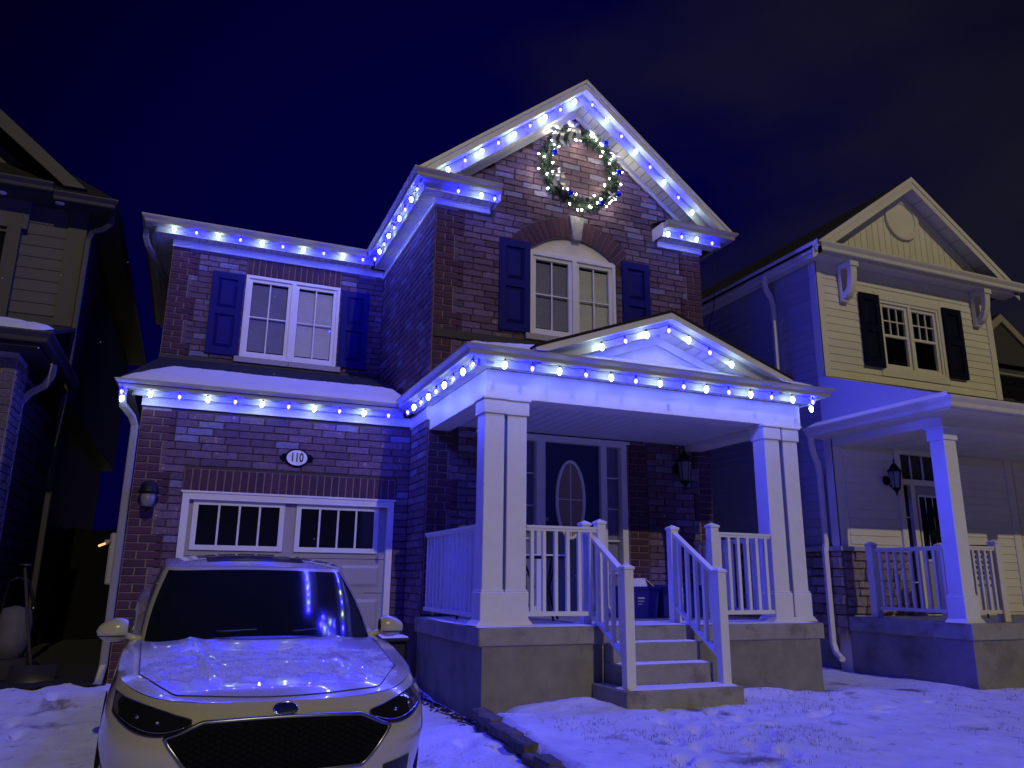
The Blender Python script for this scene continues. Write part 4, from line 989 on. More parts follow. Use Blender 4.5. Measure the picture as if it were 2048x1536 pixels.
MLD = bpy.data.lights.new('mini_light', 'POINT'); MLD.energy = 1.5; MLD.color = (1.0, 0.93, 0.72); MLD.shadow_soft_size = 0.01
for i in range(56):
    a = 2 * math.pi * (i + rnd.uniform(-.35, .35)) / 56; bb = rnd.uniform(-math.pi - 0.4, 0.4)
    p = torus(a, bb, wr * rnd.uniform(0.9, 1.45))
    o = inst('bulb', MINI, WR, p, (rnd.uniform(0, 3), rnd.uniform(0, 3), 0))
    if i % 2 == 0:
        l = bpy.data.objects.new('mini_light', MLD); COL.objects.link(l); l.parent = o
def ribbon(cx, cz, s, tail=True, m='ribbon', rot=0.0):
    q = MB(); y = wcy - wr - 0.03
    for k in range(4):
        a = rot + math.pi / 4 + k * math.pi / 2 + rnd.uniform(-.3, .3); pts = []
        for j in range(9):
            u = j / 8; r = math.sin(math.pi * u) * s; w_ = (u - 0.5) * 0.55 * s * math.sin(math.pi * u)
            ca, sa = math.cos(a), math.sin(a); pts.append(Vector((cx + r * ca - w_ * sa, y - 0.05 * math.sin(2 * math.pi * u) * s * 4 * 0.3 - 0.02, cz + r * sa + w_ * ca)))
        w2 = Vector((0, 0.035 * (s / 0.12), 0.01))
        vs = [p_ - w2 for p_ in pts] + [p_ + w2 for p_ in pts]
        q.add(vs, [(j, j + 1, 10 + j, 9 + j) for j in range(8)], M[m])
    if tail:
        for sg in (-1, 1):
            vs = []
            for j in range(8):
                u = j / 7; x = cx + sg * (0.03 + 0.05 * u) + 0.012 * math.sin(u * 9); z = cz - u * s * 2.1; yy = y - 0.03 - 0.015 * math.sin(u * 8)
                vs += [(x - 0.026, yy, z), (x + 0.026, yy - 0.01, z)]
            q.add(vs, [(2 * j, 2 * j + 1, 2 * j + 3, 2 * j + 2) for j in range(7)], M[m])
    q.build('ribbon_bow', WR, fix=False)
ribbon(4.30, 7.24, 0.13); ribbon(4.05, 7.13, 0.11, rot=0.5); ribbon(4.60, 7.22, 0.09, False); ribbon(4.93, 6.98, 0.08, False, rot=.4); ribbon(4.06, 6.50, 0.10, True, rot=.9); ribbon(4.86, 6.35, 0.07, False)
for (x, z) in ((4.80, 7.15), (4.02, 6.83), (5.0, 6.75), (4.25, 6.28), (4.98, 6.42), (4.72, 6.23)):
    q = MB(); bm = bmesh.new(); bmesh.ops.create_icosphere(bm, subdivisions=2, radius=0.045, matrix=Matrix.Translation((x, wcy - wr - 0.01, z))); q.bm(bm, M['ribbonb'], True); q.build('bauble', WR)

# ================================================================== GROUND
def smooth(a, b, x):
    t = min(1, max(0, (x - a) / (b - a))); return t * t * (3 - 2 * t)
rg = random.Random(21)
PRINTS = []
for (x0, y0, x1, y1, n) in ((2.75, 3.9, 3.9, 5.85, 9), (3.5, 4.0, 4.3, 5.8, 7), (1.95, 4.4, 2.25, 6.3, 6), (-1.6, 5.2, -0.9, 8.8, 9), (4.4, 5.2, 6.6, 5.8, 6)):
    for i in range(n):
        t = i / (n - 1); PRINTS.append((x0 + (x1 - x0) * t + (0.10 if i % 2 else -0.10), y0 + (y1 - y0) * t + rg.uniform(-.05, .05), rg.uniform(-.4, .4) + math.atan2(x1 - x0, y1 - y0)))
from mathutils import noise as NZ
def kerb_x(y): return 2.44 + (y - 6.3) * 0.10
def gz(x, y):
    drive = -0.13 + 0.074 * (y - 4.6) if y < 9.4 else 0.225
    drive += max(0, 0.105 - drive) * smooth(1.45, 2.3, x) - 0.05 * smooth(-0.6, -2.5, x)
    kx = kerb_x(y); side = smooth(kx - 0.02, kx + 0.03, x)
    lawn = 0.225 + 0.03 * smooth(5.2, 6.4, y) - 0.05 * smooth(5.0, 6.3, x) - 0.04 * smooth(6, 9, x) - 0.035 * max(0, 4.2 - y)
    if y > 6.58: lawn = min(lawn, 0.19)
    # raised bank of snow along the porch foot
    lawn += 0.045 * math.exp(-((y - 6.42) / 0.13) ** 2) * (0.6 + 0.4 * math.sin(x * 4)) * smooth(2.5, 3.0, x) * (1 - smooth(3.35, 3.5, x) + smooth(4.7, 4.9, x)) * (1 - smooth(6.3, 6.8, x))
    lawn -= 0.16 * math.exp(-((x - 2.5) / 0.16) ** 2) * smooth(6.2, 6.5, y)
    side *= smooth(7.1, 6.45, y) if x < 3 else 1
    h = drive * (1 - side) + lawn * side
    a = NZ.noise(Vector((x * 1.3, y * 1.3, 0))) * 0.022 + NZ.noise(Vector((x * 5, y * 5, 3))) * 0.011 + NZ.noise(Vector((x * 12, y * 12, 7))) * 0.007 * abs(NZ.noise(Vector((x * .8, y * .8, 11)))) * 2.6
    h += a
    if -3 < x < 8 and 3.5 < y < 9.3:
        for px, py, an in PRINTS:
            dx, dy = x - px, y - py
            if abs(dx) < .3 and abs(dy) < .3:
                u = dx * math.sin(an) + dy * math.cos(an); v = dx * math.cos(an) - dy * math.sin(an)
                r = (u / 0.15) ** 2 + (v / 0.06) ** 2
                h -= 0.042 * math.exp(-r * r) - 0.010 * math.exp(-((r - 1.9) ** 2) * 2)
    return h
def axis(vals):
    out = []
    for a, b, s in vals:
        n = max(1, round((b - a) / s)); out += [a + (b - a) * i / n for i in range(n)]
    out.append(vals[-1][1]); return out
xs = axis([(-150, -12, 15), (-12, -3, .5), (-3, -1.6, .07), (-1.6, 7.2, .035), (7.2, 12, .09), (12, 24, 1), (24, 150, 14)])
ys = axis([(-40, -4, 6), (-4, 3.4, .5), (3.4, 6.7, .035), (6.7, 9.4, .07), (9.4, 16, .5), (16, 40, 3), (40, 200, 20)])
q = MB(); W = len(ys); vs = [(x, y, gz(x, y)) for x in xs for y in ys]
def snowground():
    m = mat('snow_ground', (0.74, 0.75, 0.77), 0.7, 0.16, 5, 1.0, 38)
    mix_mask(m, (0.20, 0.17, 0.14), 1.6, 0.585, 0.68, 0.9, detail=12)
    mix_mask(m, (0.34, 0.31, 0.26), 8.5, 0.60, 0.72, 0.9, detail=9)
    return m
M['sg'] = snowground()
q.add(vs, [(i * W + j, (i + 1) * W + j, (i + 1) * W + j + 1, i * W + j + 1) for i in range(len(xs) - 1) for j in range(W - 1)], M['sg'], True)
o = q.build('snowy_ground', kind='structure', fix=False)

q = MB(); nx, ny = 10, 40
M['alleyshade'] = mat('alley_shade_black', (0.012, 0.011, 0.012), 0.95, 0.5, 30, 1.0, 50)  # near-black sheet: the alley's shade put into the ground colour
q.grid(lambda i, j: (-2.05 + 1.44 * i, 9.25 + 6.8 * j + (0.12 * math.sin(i * 19) if j == 0 else 0), gz(-2.05 + 1.44 * i, 9.25 + 6.8 * j) + 0.010 + 0.016 * min(1, j * 20) + 0.006 * NZ.noise(Vector((i * 9, j * 40, 2)))), nx * 3, ny, M['alleyshade'])
q.build('alley_shade_sheet', kind='structure', fix=False)
t = thing('added_fence', 'added near-black board fence screening lit ground between the brick and dark houses', 'fence', (-1.3, 15.5, 0.2))  # fence added to hide lit ground; shade put into its near-black colour
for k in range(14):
    xk = -2.0 + k * 0.105; q = MB(); q.box(xk, xk + 0.112, 15.4 + 0.01 * (k % 2), 15.42 + 0.01 * (k % 2), 0.2, 2.05 + 0.02 * math.sin(k), M['fenceshade'] if 'fenceshade' in M else M.setdefault('fenceshade', mat('added_fence_shade', (0.006, 0.006, 0.007), 0.95, 0.3, 8, spec=0.1))); q.build('added_fence_board', t)
q = MB(); q.box(-2.0, -0.55, 15.44, 15.48, 0.6, 0.68, M['fenceshade']); q.build('added_fence_rail', t); q = MB(); q.box(-2.0, -0.55, 15.44, 15.48, 1.7, 1.78, M['fenceshade']); q.build('added_fence_rail', t)
# low stone edging between drive and walk
ke = thing('stone_edging', 'low row of dark stones holding the snowy walk above the drive', 'edging', (2.36, 5.4, 0.1))
y = 4.35; k = 0
while y < 6.38:
    L = rg.uniform(0.20, 0.32); x = kerb_x(y + L / 2)
    for lay in range(2):
        q = MB(); z0 = gz(x - 0.2, y) - 0.045 + lay * 0.085; dx = rg.uniform(-.008, .008)
        bm = bmesh.new(); bmesh.ops.create_cube(bm, size=1)
        for v in bm.verts: v.co = Vector((x - 0.02 + dx + v.co.x * 0.13, y + L / 2 + v.co.y * (L - 0.012) + (0.1 * lay if lay else 0), z0 + 0.04 + v.co.z * 0.08))
        bmesh.ops.bevel(bm, geom=bm.edges[:], offset=0.012, segments=1, affect='EDGES')
        bmesh.ops.subdivide_edges(bm, edges=bm.edges[:], cuts=1)
        for v in bm.verts: v.co += Vector((rg.uniform(-.006, .006), rg.uniform(-.006, .006), rg.uniform(-.004, .004)))
        q.bm(bm, M['kerb']); q.build('stone', ke)
    y += L
# grass stubs poking through the snow
def tufts(name, label, n, area, seed, hmax=0.05, cond=None, m='grass', th=0.12):
    r = random.Random(seed); q = MB(); c = 0; tries = 0
    while c < n and tries < n * 30:
        tries += 1
        x = r.uniform(area[0], area[1]); y = r.uniform(area[2], area[3])
        if NZ.noise(Vector((x * 0.9, y * 0.9, 5))) + 0.5 * NZ.noise(Vector((x * 4, y * 4, 9))) < th: continue
        if cond and not cond(x, y): continue
        z = gz(x, y) - 0.004
        for b_ in range(3):
            a = r.uniform(0, 6.28); h = r.uniform(.3, 1) * hmax; l = Vector((math.cos(a), math.sin(a), 0)) * h * r.uniform(.2, .9); w_ = Vector((-math.sin(a), math.cos(a), 0)) * 0.0025
            p = Vector((x + r.uniform(-.02, .02), y + r.uniform(-.02, .02), z)); q.add([p - w_, p + w_, p + l + Vector((0, 0, h))], [(0, 1, 2)], M[m])
        c += 1
    o = q.build(name, kind='stuff', fix=False); o['label'] = label; return o
tufts('grass', 'dead grass stubs showing through thin snow on the lawns', 800, (4.6, 11.5, 3.8, 6.5), 4, 0.045, th=0.10)
tufts('grass', 'sparse grass stubs in the snow right of the driveway', 500, (2.6, 4.6, 3.8, 5.9), 5, 0.035, th=0.18)
# bare soil and leaves along the porch foot
q = MB(); r = random.Random(8)
for i in range(420):
    y = r.uniform(6.5, 8.5); x = 2.42 - abs(r.gauss(0, 0.07)) - 0.01; z = gz(x, y) + 0.004
    a = r.uniform(0, 6.28); s = r.uniform(.012, .035); v1 = Vector((math.cos(a), math.sin(a), r.uniform(-.3, .5))) * s; v2 = Vector((-math.sin(a), math.cos(a), r.uniform(-.2, .4))) * s * .6
    p = Vector((x, y, z)); q.add([p - v1, p - v2, p + v1, p + v2], [(0, 1, 2, 3)], M['soil'])
o = q.build('leaf_litter', kind='stuff', fix=False); o['label'] = 'dark soil and leaves along the left foot of the porch'

# ================================================================== CAR
car = thing('parked_car', 'white sedan under thin snow parked nose out before the garage', 'car', (0.575, 4.62, -0.17))
CX0, CY0, CZ0, CS, CYAW, CPIT = 0.585, 4.58, -0.125, 0.93, 0.022, 0.084
cM = Matrix.Translation((CX0, CY0, CZ0)) @ Matrix.Rotation(CYAW, 4, 'Z') @ Matrix.Rotation(CPIT, 4, 'X') @ Matrix.Scale(CS, 4)
def cb(q, name, label=None, par=None, fix=True, smoothbm=False):
    q.v = [tuple(cM @ Vector(v)) for v in q.v]; return q.build(name, par or car, label=label, fix=fix)
NE = 3.0
def lerpt(tab, x):
    if x <= tab[0][0]: return tab[0][1]
    for (a, fa), (b, fb) in zip(tab, tab[1:]):
        if x <= b: t = (x - a) / (b - a); t = t * t * (3 - 2 * t) * 0.5 + t * 0.5; return fa + (fb - fa) * t
    return tab[-1][1]
Wz = lambda z: lerpt([(0.15, 0.90), (0.30, 0.945), (0.55, 0.985), (0.72, 0.970), (0.86, 0.925), (1.0, 0.89)], z)
Fz = lambda z: lerpt([(0.15, 0.12), (0.24, 0.05), (0.40, 0.015), (0.55, 0.0), (0.68, 0.02), (0.76, 0.065), (0.81, 0.13), (0.84, 0.20)], z)
Rz_ = lambda z: lerpt([(0.2, 4.78), (0.5, 4.87), (0.9, 4.84), (1.08, 4.80)], z)
DF, DR = 0.80, 0.60
ZS = lambda y: lerpt([(0.0, 0.79), (0.2, 0.81), (0.7, 0.87), (1.3, 0.925), (2.5, 0.95), (4.0, 0.99), (4.87, 1.0)], y)
def outline(u, z):
    """u 0..1: from the front centre round the side to the rear centre (right half) at height z"""
    W_ = Wz(z); f, r = Fz(z), Rz_(z)
    a1, a2 = 0.36, 0.66
    if u < a1:
        t = u / a1; ph = math.pi / 2 * (t ** 0.9)
        x = W_ * math.sin(ph) ** (2 / NE); yy = f + DF * (1 - math.cos(ph) ** (2 / NE)); return x, yy
    if u > a2:
        t = (1 - u) / (1 - a2); ph = math.pi / 2 * t; x = W_ * math.sin(ph) ** (2 / NE); yy = r - DR * (1 - math.cos(ph) ** (2 / NE)); return x, yy
    t = (u - a1) / (a2 - a1); return W_, f + DF + (r - DR - f - DF) * t
def fronty(x, z):
    W_ = Wz(z); k = min(1, abs(x) / W_); return Fz(z) + DF * (1 - (1 - k ** NE) ** (1 / NE))
def ztop(x, y):
    w_ = Wz(0.86) ; 
    # half width of the shoulder ring at y
    if y < DF + 0.2: 
        k = max(0, min(1, (DF + 0.13 - y) / DF)); w_ = Wz(0.86) * max(0.001, (1 - k ** NE)) ** (1 / NE)
    if y > Rz_(0.9) - DR: 
        k = max(0, min(1, (y - (4.84 - DR)) / DR)); w_ = Wz(0.9) * max(0.001, (1 - k ** NE)) ** (1 / NE)
    qn = min(1, abs(x) / max(w_, .001))
    zc = lerpt([(0.10, 0.795), (0.35, 0.855), (0.8, 0.925), (1.3, 0.985), (1.6, 1.0), (3.9, 1.06), (4.4, 1.10), (4.84, 1.08)], y)
    zs = ZS(y); h = zs + (zc - zs) * (1 - qn ** 3)
    ridge = 0.016 * math.exp(-((abs(x) - (0.30 + 0.20 * min(1, y / 1.3))) / 0.045) ** 2) * smooth(0.25, 0.7, y)
    dip = -0.006 * math.exp(-((abs(x) - (0.62 + 0.1 * min(1, y))) / 0.1) ** 2) * smooth(0.3, 0.8, y)
    return h + (ridge + dip) * (1 if y < 1.7 else 0)
def zside(f, u, side_y):
    return 0.16 + (ZS(side_y) - 0.16) * f
body = MB(); NU, NV = 90, 16
for sg in (1, -1):
    def P(i, j):
        f = j; z = 0.17 + 0.66 * f; x, y = outline(i, z); z2 = 0.17 + (ZS(y) - 0.17) * f; x, y = outline(i, min(z2, 0.86)); 
        return (sg * x, y, z2)
    body.grid(P, NU, NV, M['paint'], True)
    def PT(i, j):
        z = 0.83; x0, y0 = outline(i, 0.86); z0 = ZS(y0)
        x0, y0 = outline(i, min(z0, 0.86)); yc = 0.155 + (4.81 - 0.155) * (1 - (1 - i)) if False else lerpt([(0, outline(0, .79)[1]), (0.36, 0.72), (0.66, 4.2), (1, outline(1, .9)[1])], i)
        x = x0 * (1 - j); y = y0 + (yc - y0) * j; zt = ztop(x, y); k = min(1, j * 14)
        return (sg * x, y, z0 + (zt - z0) * (k if i < 1 else 1))
    body.grid(PT, NU, 22, M['paint'], True)
cbo = cb(body, 'body', fix=True)
md = cbo.modifiers.new('weld', 'WELD'); md.merge_threshold = 0.0015
# wheel arches and wheels
for sg in (1, -1):
    for wy in (0.98, 3.83):
        w = sub('wheel', car)
        q = MB(); q.v = []; 
        def wl(prof, m, n=28):
            qq = MB(); vs = []
            for r_, h_ in prof:
                for k in range(n): a = 2 * math.pi * k / n; vs.append((sg * h_, wy + r_ * math.cos(a), 0.335 + r_ * math.sin(a)))
            L = len(prof); qq.add(vs, [(i * n + k, i * n + (k + 1) % n, (i + 1) * n + (k + 1) % n, (i + 1) * n + k) for i in range(L - 1) for k in range(n)] + [list(range(n)), [(L - 1) * n + k for k in range(n)]], m, True); return qq
        cb(wl([(0.22, 0.66), (0.32, 0.66), (0.335, 0.68), (0.335, 0.87), (0.32, 0.895), (0.235, 0.90)], M['rubber']), 'tyre', par=w)
        cb(wl([(0.232, 0.80), (0.232, 0.885), (0.20, 0.875), (0.05, 0.86), (0.03, 0.88)], M['chrome']), 'rim', par=w)
for sg in (1, -1):
    for wy in (0.98, 3.83):
        q = MB(); q.add([(sg * (Wz(0.5) + 0.003), wy + 0.39 * math.cos(a), 0.335 + 0.39 * math.sin(a)) for a in [math.pi * k / 20 - .35 * (1 - k / 10) for k in range(21)]], [list(range(21))], M['black']); cb(q, 'wheel_arch_shade', fix=False)  # flat black patch painted for the shade inside the arch
# greenhouse
B = dict(yf=1.30, yr=4.20, w=0.84, z=0.965); Rf = dict(yf=2.20, yr=3.35, w=0.72, z=1.415)
def rr(u, lvl):
    """rounded-rectangle ring of the greenhouse at level lvl 0..1, u 0..1 right half front->rear"""
    c = lvl; bulge = 0.02 * math.sin(math.pi * c)
    w_ = B['w'] + (Rf['w'] - B['w']) * (c ** 1.1) + bulge; yf = B['yf'] + (Rf['yf'] - B['yf']) * c - 0.03 * math.sin(math.pi * c); yr = B['yr'] + (Rf['yr'] - B['yr']) * c + 0.03 * math.sin(math.pi * c)
    df, dr = 0.42 - 0.2 * c, 0.4 - 0.1 * c; n = 3.4 - 0.6 * c
    if u < 0.4: ph = math.pi / 2 * u / 0.4; x = w_ * math.sin(ph) ** (2 / n); y = yf + df * (1 - math.cos(ph) ** (2 / n))
    elif u > 0.6: ph = math.pi / 2 * (1 - u) / 0.4; x = w_ * math.sin(ph) ** (2 / n); y = yr - dr * (1 - math.cos(ph) ** (2 / n))
    else: t = (u - 0.4) / 0.2; x = w_; y = yf + df + (yr - dr - yf - df) * t
    zb = B['z'] + 0.025 + 0.015 * smooth(1.5, 4, y) - 0.055 * (x / 0.8) ** 2
    zt = Rf['z'] + 0.03 * math.sin(math.pi * min(1, max(0, (y - 2.2) / 1.2))) - 0.03 * (abs(x) / 0.72) ** 2 * 0.8
    z = zb + (zt - zb) * c
    return x, y, z
gh = MB()
for sg in (1, -1):
    gh.grid(lambda i, j: (lambda p: (sg * p[0], p[1], p[2] - (0.03 if j == 0 else 0)))(rr(i, j)), 48, 10, M['paint'])
    def roofz(x, y):
        return Rf['z'] + 0.03 * math.sin(math.pi * min(1, max(0, (y - 2.2) / 1.2))) - 0.024 * (abs(x) / 0.72) ** 2 + 0.035 * max(0, 1 - (abs(x) / 0.72) ** 2) * smooth(2.2, 2.6, y) * (1 - smooth(3.0, 3.35, y))
    def PR(i, j):
        x0, y0, z0 = rr(i, 1.0); yc = 2.20 + (3.35 - 2.20) * i
        x = x0 * (1 - j); y = y0 + (yc - y0) * j; return (sg * x, y, z0 if j == 0 else roofz(x, y))
    gh.grid(PR, 48, 10, M['paint'])
cb(gh, 'cabin_shell')
def off(p, d, sg):
    # push a cabin point outwards from the cabin axis
    c = Vector((0, 2.75, 0.5)); v = Vector((sg * p[0], p[1], p[2])); n = (v - c); n.z *= 1.3; n.normalize(); return tuple(v + n * d)
q = MB()
def WS(i, j):
    s = (i - 0.5) * 2; sg = 1 if s >= 0 else -1; u = abs(s) * 0.300; c = 0.0 + 0.95 * j
    return off(rr(u, c), 0.006, sg)
q.grid(WS, 48, 14, M['darkglass']); cb(q, 'windscreen')
for sg in (1, -1):
    q = MB(); q.grid(lambda i, j: off(rr(0.385 + 0.075 * i * (1 - 0.0 * j) + 0.02 * j * (1 - i), 0.08 + 0.80 * j * min(1, 0.1 + i * 2.5)), 0.005, sg), 14, 8, M['darkglass']); cb(q, 'side_window')
    q = MB(); q.grid(lambda i, j: off(rr(0.47 + 0.13 * i, 0.08 + 0.80 * j), 0.005, sg), 12, 6, M['darkglass']); cb(q, 'side_window')
q = MB(); q.grid(lambda i, j: off(rr(1 - abs(i - 0.5) * 2 * 0.2, 0.08 + 0.86 * j), 0.006, 1 if i > .5 else -1), 24, 8, M['darkglass']); cb(q, 'rear_window')
# sunroof
q = MB()
def SR(i, j):
    x = (i - 0.5) * 0.80; y = 2.42 + 0.42 * j
    return (x, y, roofz(x, y) + 0.006 + 0.006 * math.sin(math.pi * j))
q.grid(SR, 12, 6, M['darkglass']); cb(q, 'sunroof', fix=False)
# black cowl with wipers
q = MB()
def CW_(i, j):
    s = (i - 0.5) * 2; x = s * 0.74; y = 1.34 + 0.30 * (abs(s) ** 2.4) - 0.09 * (1 - j); return (x, y, ztop(x, max(y, 1.2)) + 0.004 + 0.012 * j)
q.grid(CW_, 40, 4, M['black']); cb(q, 'cowl', fix=False)
for (xa, xb) in ((-0.62, 0.02), (-0.02, 0.60)):
    q = MB(); q.tube([(xa, 1.36 + 0.30 * (abs(xa) / .74) ** 2.4, 1.0), (xa * .5 + xb * .5, 1.36, 1.022), (xb, 1.38 + 0.2 * abs(xb), 1.03)], 0.008, M['black'], 6); cb(q, 'wiper')
# door mirrors
for sg in (1, -1):
    mr_ = sub('door_mirror', car)
    q = MB()
    def MS(i, j):
        a = 2 * math.pi * j; t = i; r = math.sin(math.pi * min(1, 0.10 + t * 0.90)) ** 0.42
        cxm = 0.92 + 0.20 * t
        return (sg * (cxm), 1.62 + 0.085 * r * math.cos(a) * (1 - 0.3 * t), 1.012 - 0.012 * t + 0.088 * r * math.sin(a) * (1.05 - 0.28 * t))
    q.grid(MS, 14, 18, M['paint']); cb(q, 'mirror_housing', par=mr_)
    q = MB(); q.tube([(sg * 0.80, 1.64, 0.93), (sg * 0.87, 1.635, 0.945), (sg * 0.95, 1.63, 0.975)], [0.03, 0.024, 0.02], M['paint'], 8); cb(q, 'mirror_arm', par=mr_)
    q = MB(); q.box(min(sg * 0.93, sg * 1.11), max(sg * 0.93, sg * 1.11), 1.545, 1.552, 0.972, 0.979, M['black']); cb(q, 'mirror_seam', par=mr_)
# front face pieces laid on the nose
def onnose(x, z, d): 
    y = fronty(x, z); e = 0.004
    nx = (fronty(abs(x) + e, z) - fronty(abs(x) - e, z)) / (2 * e) * (1 if x > 0 else -1) if abs(x) > e else 0
    n = Vector((nx, -1, -(0.0))).normalized(); n = Vector((nx, -1, (fronty(x, z - e) - fronty(x, z + e)) / (2 * e) * -1)).normalized()
    return tuple(Vector((x, y, z)) + n * d)
def gtop(x): a = abs(x); return 0.735 - 0.010 * (a / 0.4) ** 2 if a < 0.44 else 0.723 - (a - 0.44) / 0.19 * 0.075
def gbot(x): a = abs(x); return 0.455 + 0.004 * (a / 0.4) ** 2 if a < 0.46 else 0.46 + ((a - 0.46) / 0.17) ** 1.1 * 0.185
GXM = 0.625
q = MB(); q.grid(lambda i, j: (lambda x: onnose(x, gbot(x) + (gtop(x) - gbot(x)) * j, 0.004))((i - 0.5) * 2 * GXM), 50, 12, M['gblack']); cb(q, 'grille_backing', fix=False)
gr = sub('grille_mesh', car)
q = MB(); s = 0.034; row = 0
z = 0.45
while z < 0.74:
    x = -GXM + (s if row % 2 else 0)
    while x < GXM:
        pts = []
        for k in range(6):
            a = math.pi / 3 * k; px, pz_ = x + s * 0.56 * math.cos(a), z + s * 0.40 * math.sin(a)
            pts.append((px, pz_))
        if all(abs(px) < GXM - 0.02 and gbot(px) + 0.012 < pz_ < gtop(px) - 0.012 for px, pz_ in pts):
            for k in range(6):
                A, Bp = pts[k], pts[(k + 1) % 6]; c_ = (x, z)
                inn = lambda p_: (p_[0] * 0.84 + c_[0] * 0.16, p_[1] * 0.84 + c_[1] * 0.16)
                q.add([onnose(*A, 0.013), onnose(*Bp, 0.013), onnose(*inn(Bp), 0.008), onnose(*inn(A), 0.008)], [(0, 1, 2, 3)], M['gblack'])
        x += 2 * s
    z += s * 0.45; row += 1
o = cb(q, 'grille_lattice', par=car, fix=False); o['kind'] = 'stuff'
bpy.data.objects.remove(gr)
def ringline(f, n, r, m, d=0.012):
    q = MB(); pts = [onnose(*f(k / n), d) for k in range(n)]; q.tube(pts + [pts[0], pts[1]], r, m, 6, cap=False); return q
def gl(t):
    if t < 0.5: x = -GXM + 4 * GXM * t; return (x, gtop(x) if abs(x) < GXM else 0.648)
    x = GXM - 4 * GXM * (t - 0.5); return (x, gbot(x) if abs(x) < GXM else 0.648)
cb(ringline(gl, 120, 0.013, M['satin'], 0.010), 'grille_surround')
q = MB(); n = 24
q.add([onnose(0.068 * math.cos(2 * math.pi * k / n), 0.772 + 0.027 * math.sin(2 * math.pi * k / n), 0.008) for k in range(n)], [list(range(n))], M['emblem']); em = cb(q, 'emblem', fix=False, label='blue oval badge')
q = MB(); pts = [onnose(0.068 * math.cos(2 * math.pi * k / n), 0.772 + 0.027 * math.sin(2 * math.pi * k / n), 0.008) for k in range(n + 2)]; q.tube(pts, 0.0035, M['chrome'], 5, cap=False); cb(q, 'emblem_rim')
tx = text('Ford', car, cM @ Vector((0, fronty(0, 0.772) - 0.012, 0.772)), 0.038, M['chrome'], rot=(math.radians(62), 0, CYAW), name='lettering', shear=0.35)
# hood shut line
def hl(t):
    x = (t - 0.5) * 2 * 0.80; a = abs(x); return x, 0.20 + 0.09 * (a / 0.6) ** 2 if a < 0.6 else 0.29 + (a - 0.6) * 1.9
q = MB(); q.tube([(lambda x, y: (x, y, ztop(x, y) + 0.0015))(*hl(k / 60)) for k in range(61)], 0.0045, M['black'], 5); cb(q, 'bonnet_gap')
for sg in (1, -1):
    q = MB(); q.tube([(sg * (0.80 + 0.02 * k / 12), 0.66 + (1.42 - 0.66) * k / 12, ztop(0.80 + 0.02 * k / 12, 0.66 + (1.42 - 0.66) * k / 12) + 0.001) for k in range(13)], 0.004, M['black'], 5); cb(q, 'wing_gap')
# headlights
for sg, lb in ((-1, 'left headlight as seen'), (1, 'right headlight as seen')):
    h = sub('headlight', car, lb)
    def HP(i, j, d=0.007):
        x = 0.50 + 0.405 * i; zt = 0.735 + 0.078 * i ** 0.8; zb = 0.715 - 0.065 * math.sin(math.pi * min(1, i * 0.95)) ** 0.8 + 0.035 * i * i
        zz = zb + (zt - zb) * j; p_ = onnose(x, min(zz, 0.815), d); return (sg * p_[0], p_[1], p_[2])
    q = MB(); q.grid(lambda i, j: HP(i, j), 20, 8, M['hlens']); cb(q, 'lens', par=h, fix=True)
    q = MB(); q.tube([HP(i / 20, 1, 0.010) for i in range(21)] + [HP(1 - i / 20, 0, 0.010) for i in range(21)] + [HP(0, 1, 0.010)], 0.005, M['black'], 5); cb(q, 'lens_seal', par=h)
    q = MB(); q.tube([HP(0.06 + i / 20 * 0.86, 0.16, 0.010) for i in range(21)], 0.0035, M['hrefl'], 5); cb(q, 'light_strip', par=h)
    for a_ in (0.42, 0.68):
        q = MB(); c_ = Vector(HP(a_, 0.55, 0.004)); bm = bmesh.new(); bmesh.ops.create_icosphere(bm, subdivisions=2, radius=0.013, matrix=Matrix.Translation(c_)); q.bm(bm, M['hrefl'], True); cb(q, 'projector', par=h)
# lower intakes
for sg in (1, -1):
    q = MB(); q.grid(lambda i, j: (lambda x: (lambda p_: (sg * p_[0], p_[1], p_[2]))(onnose(x, 0.28 + 0.04 * i + (0.15 - 0.02 * i) * j, 0.005)))(0.60 + 0.19 * i), 8, 5, M['black']); cb(q, 'fog_light_recess', fix=False)
q = MB(); q.grid(lambda i, j: onnose((i - .5) * 1.0, 0.24 + 0.10 * j, 0.005), 20, 4, M['black']); cb(q, 'lower_intake', fix=False)
